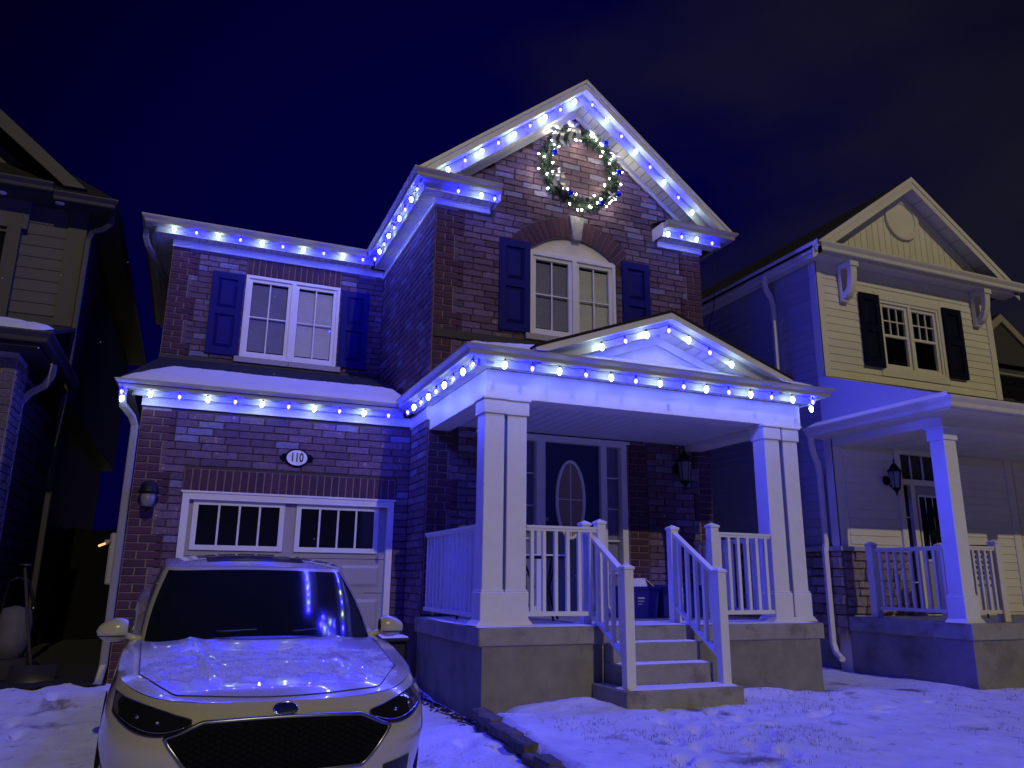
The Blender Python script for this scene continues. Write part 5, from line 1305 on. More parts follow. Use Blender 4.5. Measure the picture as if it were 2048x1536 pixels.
# thin crust of snow on the bonnet and roof
def crust(name, fn, nu, nv, keep, seed, m):
    q = MB(); vs = []; W2 = nv + 1
    for i in range(nu + 1):
        for j in range(nv + 1):
            x, y, z = fn(i / nu, j / nv); vs.append((x, y, z + 0.0022 + 0.0012 * NZ.noise(Vector((x * 30, y * 30, seed)))))
    fs = []
    for i in range(nu):
        for j in range(nv):
            x, y, z = vs[i * W2 + j]
            if keep(x, y): fs.append((i * W2 + j, (i + 1) * W2 + j, (i + 1) * W2 + j + 1, i * W2 + j + 1))
    q.add(vs, fs, m, True); return cb(q, name, fix=False)
M['crust'] = mat('snow_crust', (0.66, 0.67, 0.72), 0.7, 0.1, 20, 1.0, 60)
def frostify(m):
    nt = m.node_tree; b = nt.nodes['Principled BSDF']; geo = nt.nodes.new('ShaderNodeNewGeometry')
    n1 = nt.nodes.new('ShaderNodeTexNoise'); n1.inputs['Scale'].default_value = 95; n1.inputs['Detail'].default_value = 8; n1.inputs['Roughness'].default_value = 0.75
    n2 = nt.nodes.new('ShaderNodeTexNoise'); n2.inputs['Scale'].default_value = 11; n2.inputs['Detail'].default_value = 6
    for n_ in (n1, n2): nt.links.new(geo.outputs['Position'], n_.inputs['Vector'])
    a = nt.nodes.new('ShaderNodeMath'); a.operation = 'ADD'; nt.links.new(n1.outputs[0], a.inputs[0]); nt.links.new(n2.outputs[0], a.inputs[1])
    r_ = nt.nodes.new('ShaderNodeMapRange'); r_.inputs[1].default_value = 0.86; r_.inputs[2].default_value = 1.02; r_.inputs[4].default_value = 0.9
    nt.links.new(a.outputs[0], r_.inputs[0]); nt.links.new(r_.outputs[0], b.inputs['Alpha'])
frostify(M['crust'])
def khood(x, y):
    n = NZ.noise(Vector((x * 7, y * 3.5, 1))) + 0.5 * NZ.noise(Vector((x * 22, y * 11, 2))) + 0.25 * NZ.noise(Vector((x * 60, y * 30, 2)))
    lo = 0.50 + 0.05 * math.sin(x * 6); band = smooth(lo - 0.10, lo + 0.06, y) * (1 - smooth(0.92, 1.08, y))
    if abs(abs(x) - (0.30 + 0.20 * min(1, y / 1.3))) < 0.035: band *= 0.45
    return n + band * 1.2 - 0.42 - 2.5 * max(0, abs(x) - 0.62 - 0.05 * NZ.noise(Vector((x * 9, y * 9, 4)))) > 0
crust('bonnet_snow', lambda u, v: (lambda x, y: (x, y, ztop(x, y)))((u - .5) * 1.6, 0.38 + 0.80 * v), 330, 130, khood, 3, M['crust'])
def kroof(x, y): return NZ.noise(Vector((x * 8, y * 5, 4))) + 0.5 * NZ.noise(Vector((x * 25, y * 25, 2))) > 0.1
# aerial
# ================================================================== NEIGHBOUR ON THE RIGHT
NX0, NX1, NY = 8.15, 11.78, 8.157
nh = thing('siding_house', 'cream siding house with crescent gable trim right of the brick house', 'house', (10.0, 9.0, 0.15))
def siding(parent, a0, a1, z0, z1, face, side, openings, m, expo=0.116, proud=0.014, zlim=None, maxn=999, label=None, name='siding_board'):
    z = z0
    while z < z1 - 0.02:
        zt = min(z + expo, z1); zc = (z + zt) / 2; iv = [(a0, a1)]
        if zlim:
            r_ = zlim(zc); 
            if not r_: z = zt; continue
            iv = [(max(a0, r_[0]), min(a1, r_[1]))]
        for op in openings:
            if op[2] < zc < op[3]:
                nv = []
                for s0, s1 in iv:
                    if op[1] <= s0 or op[0] >= s1: nv.append((s0, s1)); continue
                    if op[0] > s0: nv.append((s0, op[0]))
                    if op[1] < s1: nv.append((op[1], s1))
                iv = nv
        for s0, s1 in iv:
            if s1 - s0 < 0.03: continue
            q = MB(); pr = [(face, z - 0.004), (face - proud, z), (face - proud, z + 0.006), (face - 0.003, zt + 0.002), (face, zt + 0.002)]
            if side == '-y': q.prism([(y_, z_) for y_, z_ in pr], s0, s1, M[m], axis='x')
            elif side == '-x': q.v = []; q.prism([(x_, z_) for x_, z_ in pr], s0, s1, M[m], axis='y')
            else: q.prism([(2 * face - x_, z_) for x_, z_ in pr], s0, s1, M[m], axis='y')
            q.build(name, parent)
        z = zt
# body
def nbox(x0, x1, y0, y1, z0, z1, m, name, parent=nh, c=None):
    q = MB(); q.box(x0, x1, y0, y1, z0, z1, M[m]) if not c else q.bbox(x0, x1, y0, y1, z0, z1, M[m], c); return q.build(name, parent)
nwin = (9.33, 10.58, 4.37, 5.47); ndoor = (9.40, 10.35, 0.87, 3.14)
wallslab('wall', nh, NX0, NX1, 3.40, 6.0, NY, '-y', [nwin], M['nsiding'], thick=0.2)
wallslab('wall', nh, NX0 + 0.04, 15.0, -0.2, 3.399, NY + 0.006, '-y', [ndoor], M['nsiding'], thick=0.2)
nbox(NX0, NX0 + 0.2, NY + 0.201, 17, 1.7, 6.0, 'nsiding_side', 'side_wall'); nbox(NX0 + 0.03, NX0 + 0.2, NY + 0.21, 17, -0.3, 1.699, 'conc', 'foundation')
nbox(NX1 - 0.2, NX1, NY + 0.201, 17, 3.4, 6.0, 'nsiding', 'side_wall')
cbw = 0.11
siding(nh, NX0 + cbw, NX1 - cbw, 4.14, 5.78, NY, '-y', [(9.25, 10.66, 4.24, 5.60)], 'nsiding')
siding(nh, NX0 + 0.2, 9.26, 1.80, 3.30, NY + 0.006, '-y', [], 'nsiding', 0.118)
siding(nh, 10.5, 11.6, 0.9, 3.30, NY + 0.006, '-y', [], 'nsiding', 0.118)
siding(nh, 11.8, 14.5, 0.9, 3.30, NY + 0.006, '-y', [], 'nsiding', 0.118)
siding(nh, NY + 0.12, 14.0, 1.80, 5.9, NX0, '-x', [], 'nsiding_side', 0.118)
# corner boards
for (x0, x1, y0, y1, z0, z1) in ((NX0 - 0.02, NX0 + cbw, NY - 0.022, NY, 1.74, 5.88), (NX0 - 0.022, NX0 - 0.0005, NY - 0.022, NY + 0.11, 1.74, 5.88), (NX1 - cbw, NX1 + 0.02, NY - 0.022, NY, 4.1, 5.88), (11.6, 11.75, NY - 0.02, NY + 0.004, 0.9, 3.3)):
    nbox(x0, x1, y0, y1, z0, z1, 'ntrim', 'corner_board')
nbox(NX0 + 0.1, 9.28, NY - 0.02, NY + 0.004, 3.17, 3.3, 'ntrim', 'frieze_board'); nbox(NX0, NX1, NY - 0.024, NY - 0.0005, 5.74, 5.88, 'ntrim', 'frieze_board')
# window with shutters
window(nh, nwin[0], nwin[1], nwin[2], nwin[3], NY, (None, None), mull=9.955, sill=False, m='ntrim', rows=2, cols=3, lower=0.5)
q = MB(); q.box(9.45, 9.80, NY + 0.12, NY + 0.13, 4.45, 4.85, M['blind']); q.box(10.1, 10.45, NY + 0.14, NY + 0.15, 4.45, 4.8, M['gdoor']); q.build('things_behind_glass', nh)
nbox(9.25, 10.66, NY - 0.024, NY + 0.002, 4.26, 4.369, 'ntrim', 'window_trim'); nbox(9.25, 10.66, NY - 0.024, NY + 0.002, 5.471, 5.58, 'ntrim', 'window_trim')
nbox(9.25, 9.329, NY - 0.024, NY + 0.002, 4.369, 5.471, 'ntrim', 'window_trim'); nbox(10.581, 10.66, NY - 0.024, NY + 0.002, 4.369, 5.471, 'ntrim', 'window_trim')
M['shutn'] = mat('black_blue_shutter', (0.004, 0.005, 0.022), 0.7, 0.05, 5, spec=0.1)
shutter(nh, 8.912, 9.30, 4.37, 5.51, NY - 0.02, 'shutter left of the upper window', m='shutn'); shutter(nh, 10.64, 11.04, 4.37, 5.515, NY - 0.02, 'shutter right of the upper window', m='shutn')
# cornice, gable
NGY = 7.89; ga = 10.02
q = MB(); q.box(7.95, 12.18, NGY - 0.001, NY - 0.001, 5.882, 5.90, M['soffit']); q.build('soffit_backing', nh)
soffit(nh, (7.95, NGY, 5.88), (12.15, NGY, 5.88), (7.95, NY - 0.025, 5.88), (12.15, NY - 0.025, 5.88), w=0.3)
nbox(7.95, 12.16, NGY - 0.02, NGY - 0.0012, 5.86, 6.02, 'ntrim', 'fascia')
gutter(nh, (8.03, NGY - 0.021), (12.12, NGY - 0.021), 5.90, (0, -1), 1, 1, h=0.125, d=0.12, m='ntrim')
gutter(nh, (7.96, 14), (7.96, NGY - 0.021), 5.90, (-1, 0), 0, 1, h=0.125, d=0.12, m='ntrim')
nbox(7.96, 7.98, NGY, 14, 5.86, 6.02, 'ntrim', 'fascia')
soffit(nh, (7.98, NY, 5.88), (7.98, 13.9, 5.88), (NX0 - 0.001, NY, 5.88), (NX0 - 0.001, 13.9, 5.88), w=0.3)
q = MB(); q.add([(7.92, NGY - 0.08, 6.027), (12.2, NGY - 0.08, 6.027), (12.2, NY, 6.215), (7.92, NY, 6.215)], [(0, 1, 2, 3)], M['shingle']); q.build('ledge_roof', nh, fix=False)
ns = 0.715; za = 7.53
for sg in (-1, 1):
    xe = ga + sg * 2.16; ze = za - ns * 2.16
    q = MB(); q.add([(ga, NGY - 0.02, za), (xe, NGY - 0.02, ze), (xe, 17, ze), (ga, 17, za), (ga, NGY - 0.02, za - 0.05), (xe, NGY - 0.02, ze - 0.05), (xe, 17, ze - 0.05), (ga, 17, za - 0.05)], [(0, 1, 2, 3), (4, 7, 6, 5), (0, 4, 5, 1), (1, 5, 6, 2)], M['shingle']); q.build('roof_slope', nh)
    for a_, b_, y0, y1 in ((za - 0.20, za - 0.03, NGY - 0.02, NGY - 0.001), (za - 0.09, za - 0.002, NGY - 0.034, NGY - 0.0205)):
        x_s = xe
        q = MB(); q.prism([(ga, a_), (x_s, a_ - ns * 2.16), (x_s, b_ - ns * 2.16), (ga, b_)], y0, y1, M['ntrim']); q.build('rake_board', nh)
    soffit(nh, (xe - sg * 0.15, NGY, za - 0.15 - ns * 2.01), (ga, NGY, za - 0.15), (xe - sg * 0.15, NY - 0.02, za - 0.15 - ns * 2.01), (ga, NY - 0.02, za - 0.15), w=0.32)
    q = MB(); q.prism([(ga, za - 0.33), (ga + sg * 1.50, za - 0.33 - ns * 1.5), (ga + sg * 1.72, za - 0.33 - ns * 1.5), (ga, za - 0.155)], NY - 0.045, NY - 0.012, M['ntrim']); q.build('gable_trim', nh)
xb = ga - 1.3
while xb < ga + 1.3:
    x1 = xb + 0.128; q = MB(); zt = lambda x: za - 0.28 - ns * abs(x - ga)
    zl, zr2 = zt(xb + .004), zt(x1 - .004)
    if max(zl, zr2) > 6.24:
        pts = [(xb + 0.004, 6.21), (x1 - 0.004, 6.21), (x1 - 0.004, max(zr2, 6.22)), (xb + 0.004, max(zl, 6.22))]
        if xb < ga < x1: pts.insert(3, (ga, zt(ga)))
        q.prism(pts, NY - 0.022, NY - 0.01, M['nsiding']); q.build('gable_board', nh)
    xb = x1
q = MB(); q.prism([(ga - 2.0, 6.0), (ga + 2.0, 6.0), (ga, 7.42)], NY - 0.0095, NY + 0.2, M['nsiding_side']); q.build('gable_wall', nh)
def ring(q, cx, cz, r0, r1, y0, y1, m, n=40):
    vs = []
    for k in range(n):
        a = 2 * math.pi * k / n
        for r_, y_ in ((r1, y1), (r1, y0 + .008), (r1 - .01, y0), (r0 + .01, y0), (r0, y0 + .008), (r0, y1)): vs.append((cx + r_ * math.cos(a), y_, cz + r_ * math.sin(a)))
    q.add(vs, [(k * 6 + i, ((k + 1) % n) * 6 + i, ((k + 1) % n) * 6 + i + 1, k * 6 + i + 1) for k in range(n) for i in range(5)], m, False)
q = MB(); ring(q, 10.0, 6.90, 0.27, 0.355, NY - 0.07, NY - 0.02, M['ntrim']); q.build('round_trim', nh)
q = MB(); ell(q, 10.0, 6.90, 0.28, 0.28, NY - 0.05, NY - 0.023, M['nsiding']); q.build('round_panel', nh)
# brackets under the cornice
def bracket(x):
    q = MB(); y = NY - 0.025; w_ = 0.07
    q.box(x - w_ - 0.01, x + w_ + 0.01, y - 0.27, y, 5.79, 5.878, M['ntrim'])
    q.box(x - w_, x + w_, y - 0.06, y - 0.001, 5.30, 5.789, M['ntrim'])
    arc_ = [(y - 0.06 - 0.19 * math.sin(t), 5.33 + 0.44 * (1 - math.cos(t))) for t in [math.pi / 2 * k / 8 for k in range(9)]]
    inn_ = [(a_ + 0.0, b_ + 0.09) if k < 7 else (a_ + 0.02, 5.789) for k, (a_, b_) in enumerate(arc_)]
    q.prism(arc_ + [(y - 0.25, 5.789), (y - 0.16, 5.789)] + [(y - 0.06 - 0.12 * math.sin(t), 5.43 + 0.30 * (1 - math.cos(t))) for t in [math.pi / 2 * (1 - k / 6) for k in range(7)]], x - w_ * .8, x + w_ * .8, M['ntrim'], axis='x')
    q.build('eave_bracket', nh)
bracket(8.62); bracket(11.42)
downspout(nh, [(7.90, 8.95, 5.92), (7.90, 8.95, 5.82), (7.95, 9.0, 5.72), (8.06, 9.02, 5.60), (8.095, 9.02, 5.45), (8.095, 9.02, 3.9)], m='ntrim', label='upper downspout on the blue-lit side')
# stone wainscot
def stones(parent, a0, a1, z0, z1, face, side, seed):
    r = random.Random(seed); z = z0
    while z < z1 - 0.02:
        h = min(r.choice((0.10, 0.13, 0.16)), z1 - z); a = a0
        if z1 - z - h < 0.06: h = z1 - z
        while a < a1 - 0.02:
            L = min(r.uniform(0.16, 0.42), a1 - a)
            if a1 - a - L < 0.08: L = a1 - a
            bm = bmesh.new(); bmesh.ops.create_cube(bm, size=1); pr = 0.05 + r.uniform(-.012, .015)
            for v in bm.verts:
                lx, ly, lz = a + L / 2 + v.co.x * (L - 0.014), v.co.y, z + h / 2 + v.co.z * (h - 0.014)
                v.co = Vector((lx, face - pr / 2 + ly * pr, lz)) if side == '-y' else Vector((face - pr / 2 + ly * pr, lx, lz))
            bmesh.ops.bevel(bm, geom=bm.edges[:], offset=0.01, segments=1, affect='EDGES')
            for v in bm.verts: v.co += Vector((r.uniform(-.007, .007), r.uniform(-.007, .007), r.uniform(-.006, .006)))
            q = MB(); q.bm(bm, M['stone']); q.build('stone', parent); a += L
        z += h
stones(nh, 8.155, 9.35, 0.88, 1.70, NY + 0.0, '-y', 3); stones(nh, NY - 0.05, 10.6, 0.62, 1.70, NX0 - 0.005, '-x', 4)
nbox(8.07, 9.36, NY - 0.09, NY + 0.005, 1.702, 1.76, 'sill', 'stone_cap'); nbox(8.07, 8.15, NY + 0.006, 11, 1.702, 1.76, 'sill', 'stone_cap')
# porch
NPX, NPY = 8.12, 6.33
nbox(NPX + 0.02, 15, NPY + 0.025, NY - 0.06, -0.3, 0.679, 'conc', 'porch_base'); nbox(NPX, 15, NPY, NY - 0.055, 0.68, 0.858, 'conc2', 'porch_slab', c=0.008)
column(nh, 8.165, 8.365, 6.42, 6.62, 0.86, 3.11, 'front left column of the siding house')
column(nh, 11.1, 11.3, 6.42, 6.62, 0.86, 3.11)
nbox(8.14, 15, 6.40, 6.64, 3.112, 3.30, 'ntrim', 'front_beam'); nbox(8.14, 8.39, 6.641, NY - 0.03, 3.112, 3.30, 'ntrim', 'side_beam')
soffit(nh, (8.391, 6.645, 3.16), (14.9, 6.645, 3.16), (8.391, NY - 0.03, 3.16), (14.9, NY - 0.03, 3.16), w=0.5, name='ceiling_board')
nbox(7.88, 15, 6.06, 6.40, 3.225, 3.245, 'ntrim', 'soffit_panel'); nbox(7.88, 8.139, 6.401, NY + 0.10, 3.225, 3.245, 'ntrim', 'soffit_panel')
gutter(nh, (7.88, 6.06), (15, 6.06), 3.235, (0, -1), 1, 0, h=0.12, m='ntrim'); gutter(nh, (7.88, NY + 0.1), (7.88, 6.06), 3.235, (-1, 0), 0, 1, h=0.12, m='ntrim')
q = MB()
q.add([(7.80, 5.97, 3.36), (15, 5.97, 3.36), (15, NY - 0.015, 4.13), (8.08, NY - 0.015, 4.13), (7.80, 8.3, 3.36), (8.08, 5.97, 3.36)], [(5, 1, 2, 3)], M['shingle']); q.build('porch_roof', nh, fix=False)
q = MB(); q.prism([(6.02, 3.37), (NY - 0.016, 3.37), (NY - 0.016, 4.12)], 8.02, 8.079, M['trim'], axis='x'); q.build('porch_roof_cheek', nh)
q = MB(); q.add([(7.79, 5.99, 3.357), (8.02, 6.2, 3.47), (8.02, NY + 0.1, 3.47), (7.79, NY + 0.1, 3.357)], [(0, 1, 2, 3)], M['snowroof']); q.build('skirt_snow', nh, fix=False)
downspout(nh, [(7.86, 8.22, 3.24), (7.86, 8.22, 3.14), (7.92, 8.26, 3.02), (8.02, 8.30, 2.88), (8.06, 8.32, 2.7), (8.06, 8.32, 1.80), (8.02, 8.30, 1.70), (8.02, 8.30, 0.52), (8.0, 8.24, 0.40), (7.94, 8.08, 0.33)], m='ntrim', label='white downspout at the porch corner')
post(nh, 8.23, 7.72, 0.86, 1.80, 0.10, m='ntrim'); post(nh, 8.93, 6.53, 0.86, 1.80, 0.10, m='ntrim')
post(nh, 9.10, 7.4, 0.86, 1.80, 0.10, m='ntrim')
railing(nh, (8.25, 7.66), (8.25, 6.64), 1.72, 1.72, 0.955, 0.955, 9, m='ntrim'); railing(nh, (8.38, 6.53), (8.88, 6.53), 1.72, 1.72, 0.955, 0.955, 5, m='ntrim')
# door, transom
dd = sub('front_door', nh)
q = MB()
for xa, xb, z0, z1 in ((9.30, 9.40, 0.88, 3.16), (10.35, 10.45, 0.88, 3.16), (9.40, 10.35, 3.10, 3.16), (9.40, 10.35, 2.66, 2.74), (9.54, 9.62, 0.88, 2.659)): q.box(xa, xb, NY - 0.03, NY + 0.1, z0, z1, M['ntrim'])
q.build('door_frame', dd)
for k in range(4):
    q = MB(); xa = 9.40 + k * 0.2375; q.box(xa + .008, xa + 0.2295, NY + 0.03, NY + 0.036, 2.741, 3.099, M['darkglass']); q.build('transom_pane', dd)
    if k: q = MB(); q.box(xa - .008, xa + .008, NY + 0.01, NY + 0.04, 2.741, 3.099, M['ntrim']); q.build('glazing_bar', dd)
q = MB(); q.box(9.40, 9.539, NY + 0.03, NY + 0.036, 0.9, 2.659, M['darkglass']); q.build('pane', dd)
for zz in (1.3, 1.75, 2.2): q = MB(); q.box(9.40, 9.539, NY + 0.012, NY + 0.029, zz - .008, zz + .008, M['ntrim']); q.build('glazing_bar', dd)
q = MB(); q.box(9.621, 10.349, NY + 0.02, NY + 0.06, 0.89, 2.655, M['gdoor']); q.build('door_leaf', dd)
q = MB(); q.box(9.72, 10.26, NY + 0.012, NY + 0.019, 1.62, 2.50, M['darkglass']); q.build('pane', dd)
q = MB()
for xa, xb, z0, z1 in ((9.69, 9.72, 1.59, 2.53), (10.26, 10.29, 1.59, 2.53), (9.72, 10.26, 1.59, 1.62), (9.72, 10.26, 2.50, 2.53)): q.box(xa, xb, NY + 0.0, NY + 0.019, z0, z1, M['ntrim'])
for xx in (9.85, 9.99, 10.13): q.box(xx - .006, xx + .006, NY + 0.004, NY + 0.0115, 1.62, 2.5, M['ntrim'])
q.build('door_trim', dd)
lantern('black lantern beside the neighbour\'s door on cream siding', 9.10, NY - 0.012, 2.72, 'up', 1.15)
t = thing('wreath', 'dark unlit wreath hanging on the door of the siding house', 'wreath', (10.0, NY - 0.02, 2.12)); q = MB(); r = random.Random(9)
for i in range(1500):
    a = r.uniform(0, 6.28); b_ = r.uniform(0, 6.28); R_ = 0.19; p = Vector((10.0 + (R_ + 0.05 * math.cos(b_)) * math.cos(a), NY - 0.04 + 0.04 * math.sin(b_), 2.12 + (R_ + 0.05 * math.cos(b_)) * math.sin(a)))
    d = Vector((r.uniform(-1, 1), r.uniform(-1, .3), r.uniform(-1, 1))).normalized(); s1 = d.cross(Vector((.3, .2, 1))).normalized() * 0.006; q.add([p - s1, p + s1, p + d * 0.06], [(0, 1, 2)], M['needle'])
q.build('needles', t, kind='stuff', fix=False)
# patio chair behind the neighbour's railing
def chair(label, x, y, z, rz, m='metal_b', slats=True):
    t = thing('patio_chair', label, 'chair', (x, y, z)); Tm = Matrix.Translation((x, y, z)) @ Matrix.Rotation(rz, 4, 'Z')
    def bb(q, name): q.v = [tuple(Tm @ Vector(v)) for v in q.v]; q.build(name, t)
    for sx in (-1, 1):
        q = MB(); q.tube([(sx * .25, -.24, 0), (sx * .24, -.22, .42), (sx * .24, -.22, .62), (sx * .25, .18, .64)], 0.012, M[m], 6); bb(q, 'front_leg')
        q = MB(); q.tube([(sx * .25, .28, 0), (sx * .24, .22, .42), (sx * .23, .32, .95)], 0.012, M[m], 6); bb(q, 'back_leg')
    q = MB(); q.bbox(-.23, .23, -.22, .22, .40, .425, M[m], .005); bb(q, 'seat')
    b = sub('backrest', t)
    for k in range(7):
        q = MB(); zz = .48 + k * .065; yy = .225 + .1 * (zz - .42) / .53; q.box(-.22, .22, yy - .006, yy + .006, zz, zz + .04, M[m]); q.v = [tuple(Tm @ Vector(v)) for v in q.v]; q.build('slat', b)
chair('black slatted patio chair behind the railing of the siding house', 9.45, 7.3, 0.86, 2.6)
# third house at the far right edge
th = thing('far_house', 'dark gabled house at the right edge behind the siding house', 'house', (15.5, 11, 0.2))
nbox(13.0, 20, 11.0, 18, -0.3, 5.6, 'lsiding', 'wall', th)
nbox(12.95, 13.1, 10.97, 10.999, -0.3, 5.55, 'lampbrown', 'corner_board', th)
q = MB(); q.add([(12.4, 10.5, 5.6), (20, 10.5, 5.6), (20, 14.5, 8.6), (14.0, 14.5, 8.6), (12.4, 18, 5.6)], [(0, 1, 2, 3), (0, 3, 4)], M['shingle']); q.build('roof', th, fix=False)
gutter(th, (12.42, 10.52), (20, 10.52), 5.50, (0, -1), 1, 0, m='lampbrown'); nbox(12.42, 20, 10.521, 10.999, 5.48, 5.5, 'ltrim', 'soffit_panel', th)
q = MB(); q.prism([(13.9, 5.65), (16.3, 5.65), (15.1, 6.55)], 10.25, 10.27, M['lsiding']); q.prism([(13.8, 5.6), (15.1, 6.55), (15.1, 6.72), (13.55, 5.62)], 10.2, 10.249, M['lampbrown']); q.prism([(16.4, 5.6), (15.1, 6.55), (15.1, 6.72), (16.65, 5.62)], 10.2, 10.249, M['lampbrown']); q.build('dormer_gable', th)
q = MB(); q.add([(15.1, 10.2, 6.73), (13.5, 10.2, 5.62), (13.5, 11.0, 5.62), (15.1, 12.0, 6.73), (16.7, 10.2, 5.62), (16.7, 11.0, 5.62)], [(0, 1, 2, 3), (0, 3, 5, 4)], M['shingle']); q.build('dormer_roof', th, fix=False)

# ================================================================== NEIGHBOUR ON THE LEFT
LH = thing('dark_house', 'dark taupe house with snowy lower roof left of the brick house', 'house', (-3.5, 11.0, 0.1))
LXR = -1.72; LY = 11.4
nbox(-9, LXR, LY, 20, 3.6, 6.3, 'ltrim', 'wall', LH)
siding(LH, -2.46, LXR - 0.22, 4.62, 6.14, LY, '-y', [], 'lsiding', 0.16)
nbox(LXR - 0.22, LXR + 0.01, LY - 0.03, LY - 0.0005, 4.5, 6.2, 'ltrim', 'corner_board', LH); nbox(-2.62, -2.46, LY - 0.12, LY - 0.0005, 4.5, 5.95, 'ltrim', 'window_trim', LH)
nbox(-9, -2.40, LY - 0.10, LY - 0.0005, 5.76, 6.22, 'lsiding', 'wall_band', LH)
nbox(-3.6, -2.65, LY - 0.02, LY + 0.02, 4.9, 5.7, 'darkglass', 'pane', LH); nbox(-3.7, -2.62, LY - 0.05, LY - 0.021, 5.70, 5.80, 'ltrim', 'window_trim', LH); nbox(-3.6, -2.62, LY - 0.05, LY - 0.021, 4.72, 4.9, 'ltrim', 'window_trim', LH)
nbox(-9, LXR + 0.28, 10.98, 12.0, 6.16, 6.19, 'ltrim', 'soffit_panel', LH); nbox(LXR + 0.001, LXR + 0.28, 12.0, 20, 6.16, 6.19, 'ltrim', 'soffit_panel', LH)
gutter(LH, (-9, 10.98), (-2.1, 10.98), 6.19, (0, -1), 0, 0, m='ltrim'); gutter(LH, (-2.1, 11.05), (LXR + 0.28, 11.05), 6.12, (0, -1), 0, 1, m='ltrim'); gutter(LH, (LXR + 0.28, 11.05), (LXR + 0.28, 20), 6.12, (1, 0), 1, 0, m='ltrim')
for (x, y) in ((-2.72, 11.15), (-2.05, 11.18)):
    q = MB(); q.lathe([(0.06, 0.0), (0.055, -0.012), (0.02, -0.014)], (x, y, 6.159), M['potlens'], 16); q.build('pot_light', LH)
q = MB(); q.add([(-9, 10.95, 6.25), (LXR + 0.33, 10.95, 6.25), (LXR + 0.33, 20, 6.25), (-4.2, 20, 8.3), (-4.2, 12.9, 8.3), (-9, 20, 6.25)], [(1, 2, 3, 4), (0, 1, 4), (0, 4, 3, 5)], M['shingle']); q.build('main_roof', LH, fix=False)
q = MB(); q.prism([(-6.3, 6.32), (-2.1, 6.32), (-4.2, 7.95)], 11.36, 11.42, M['ltrim']); q.build('gable', LH)
for sg in (-1, 1):
    xe = -4.2 + sg * 2.48; q = MB(); q.prism([(xe, 6.31), (-4.2, 8.33), (-4.2, 8.10), (xe - sg * 0.27, 6.31)], 10.93, 10.999, M['ltrim']); q.build('rake_board', LH)
    q = MB(); q.add([(xe, 10.92, 6.31), (-4.2, 10.92, 8.345), (-4.2, 13.0, 8.345), (xe, 13.0, 6.31)], [(0, 1, 2, 3)], M['shingle']); q.build('gable_roof', LH, fix=False)
    q = MB(); q.add([(xe - sg * 0.1, 11.0, 6.32), (-4.2, 11.0, 8.25), (-4.2, 11.4, 8.25), (xe - sg * 0.1, 11.4, 6.32)], [(0, 1, 2, 3)], M['ltrim']); q.build('soffit_panel', LH, fix=False)
q = MB(); q.recttube([(LXR + 0.30, 11.25, 6.13), (LXR + 0.30, 11.25, 6.0), (LXR + 0.22, 11.28, 5.92), (LXR + 0.08, 11.32, 5.86), (LXR + 0.045, 11.34, 5.75), (LXR + 0.045, 11.34, 4.3), (LXR + 0.045, 11.34, 0.2)], 0.075, 0.06, M['ltrim']); q.build('downspout', LH)
# lower roof with snow
q = MB(); q.add([(-9, 9.05, 3.75), (-1.65, 9.05, 3.75), (-1.65, LY, 4.5), (-9, LY, 4.5), (-9, 9.05, 3.70), (-1.65, 9.05, 3.70), (-1.65, LY, 4.45), (-9, LY, 4.45)], [(0, 1, 2, 3), (4, 7, 6, 5), (0, 4, 5, 1), (1, 5, 6, 2)], M['shingle']); q.build('lower_roof', LH)
def lsn(u, v): 
    x = -6 + (-1.68 + 6) * u; y0 = 9.08; y1 = LY - 0.05 - (0.0 if u < 0.85 else (u - 0.85) * 9); return (x, y0 + (max(y1, 9.2) - y0) * v, 3.755 + 0.319 * (y0 + (max(y1, 9.2) - y0) * v - 9.05))
snow_sheet('roof_snow', LH, lsn, 50, 10, 0.05)
gutter(LH, (-9, 9.03), (-1.62, 9.03), 3.62, (0, -1), 0, 1, m='ltrim'); gutter(LH, (-1.62, 9.03), (-1.62, 11.3), 3.62, (1, 0), 1, 0, m='ltrim')
nbox(-9, -1.64, 9.031, 9.34, 3.58, 3.61, 'ltrim', 'soffit_panel', LH); nbox(-1.84, -1.64, 9.341, 11.3, 3.58, 3.61, 'ltrim', 'soffit_panel', LH)
# brick pier of the garage front, siding behind
LBX = -1.86
lsp = []
r9 = random.Random(4)
for k in range(0, 42):
    zc = 0.0 + (k + .5) * COURSE
    if zc > 3.5: break
    p = LBX; first = 0.26 if k % 2 == 0 else 0.13
    while p > -2.9: L = first; lsp.append(('full' if L > .19 else 'half', p - L / 2, zc, L - 0.011, M['lbrick'], 9.36, '-y')); p -= L; first = BL
    p = 9.36; first = 0.26 if k % 2 else 0.13
    while p < 9.86: L = min(first, 9.88 - p); lsp.append(('full' if L > .19 else 'half', p + L / 2, zc, L - 0.011, M['lbrick'], LBX, '+x')); p += L; first = BL
place_bricks(lsp, LH, 290)
nbox(-9, LBX, 9.36, 9.88, -0.3, 3.58, 'mortar_l', 'wall', LH)
nbox(-9, -1.98, 9.881, 20, -0.3, 3.6, 'lsiding', 'side_wall', LH)
siding(LH, 9.9, 14, 0.3, 3.58, -1.975, '+x', [], 'lsiding', 0.16)
nbox(LBX - 0.0, LBX + 0.02, 9.34, 9.36, 0.0, 3.58, 'lbrick', 'corner_board', LH) if False else None
q = MB(); q.recttube([(-1.62, 9.95, 3.63), (-1.62, 9.95, 3.5), (-1.68, 9.98, 3.38), (-1.82, 10.0, 3.28), (-1.90, 10.0, 3.15), (-1.90, 10.0, 2.0), (-1.90, 10.0, 0.2)], 0.075, 0.06, M['lampbrown']); q.build('downspout', LH)
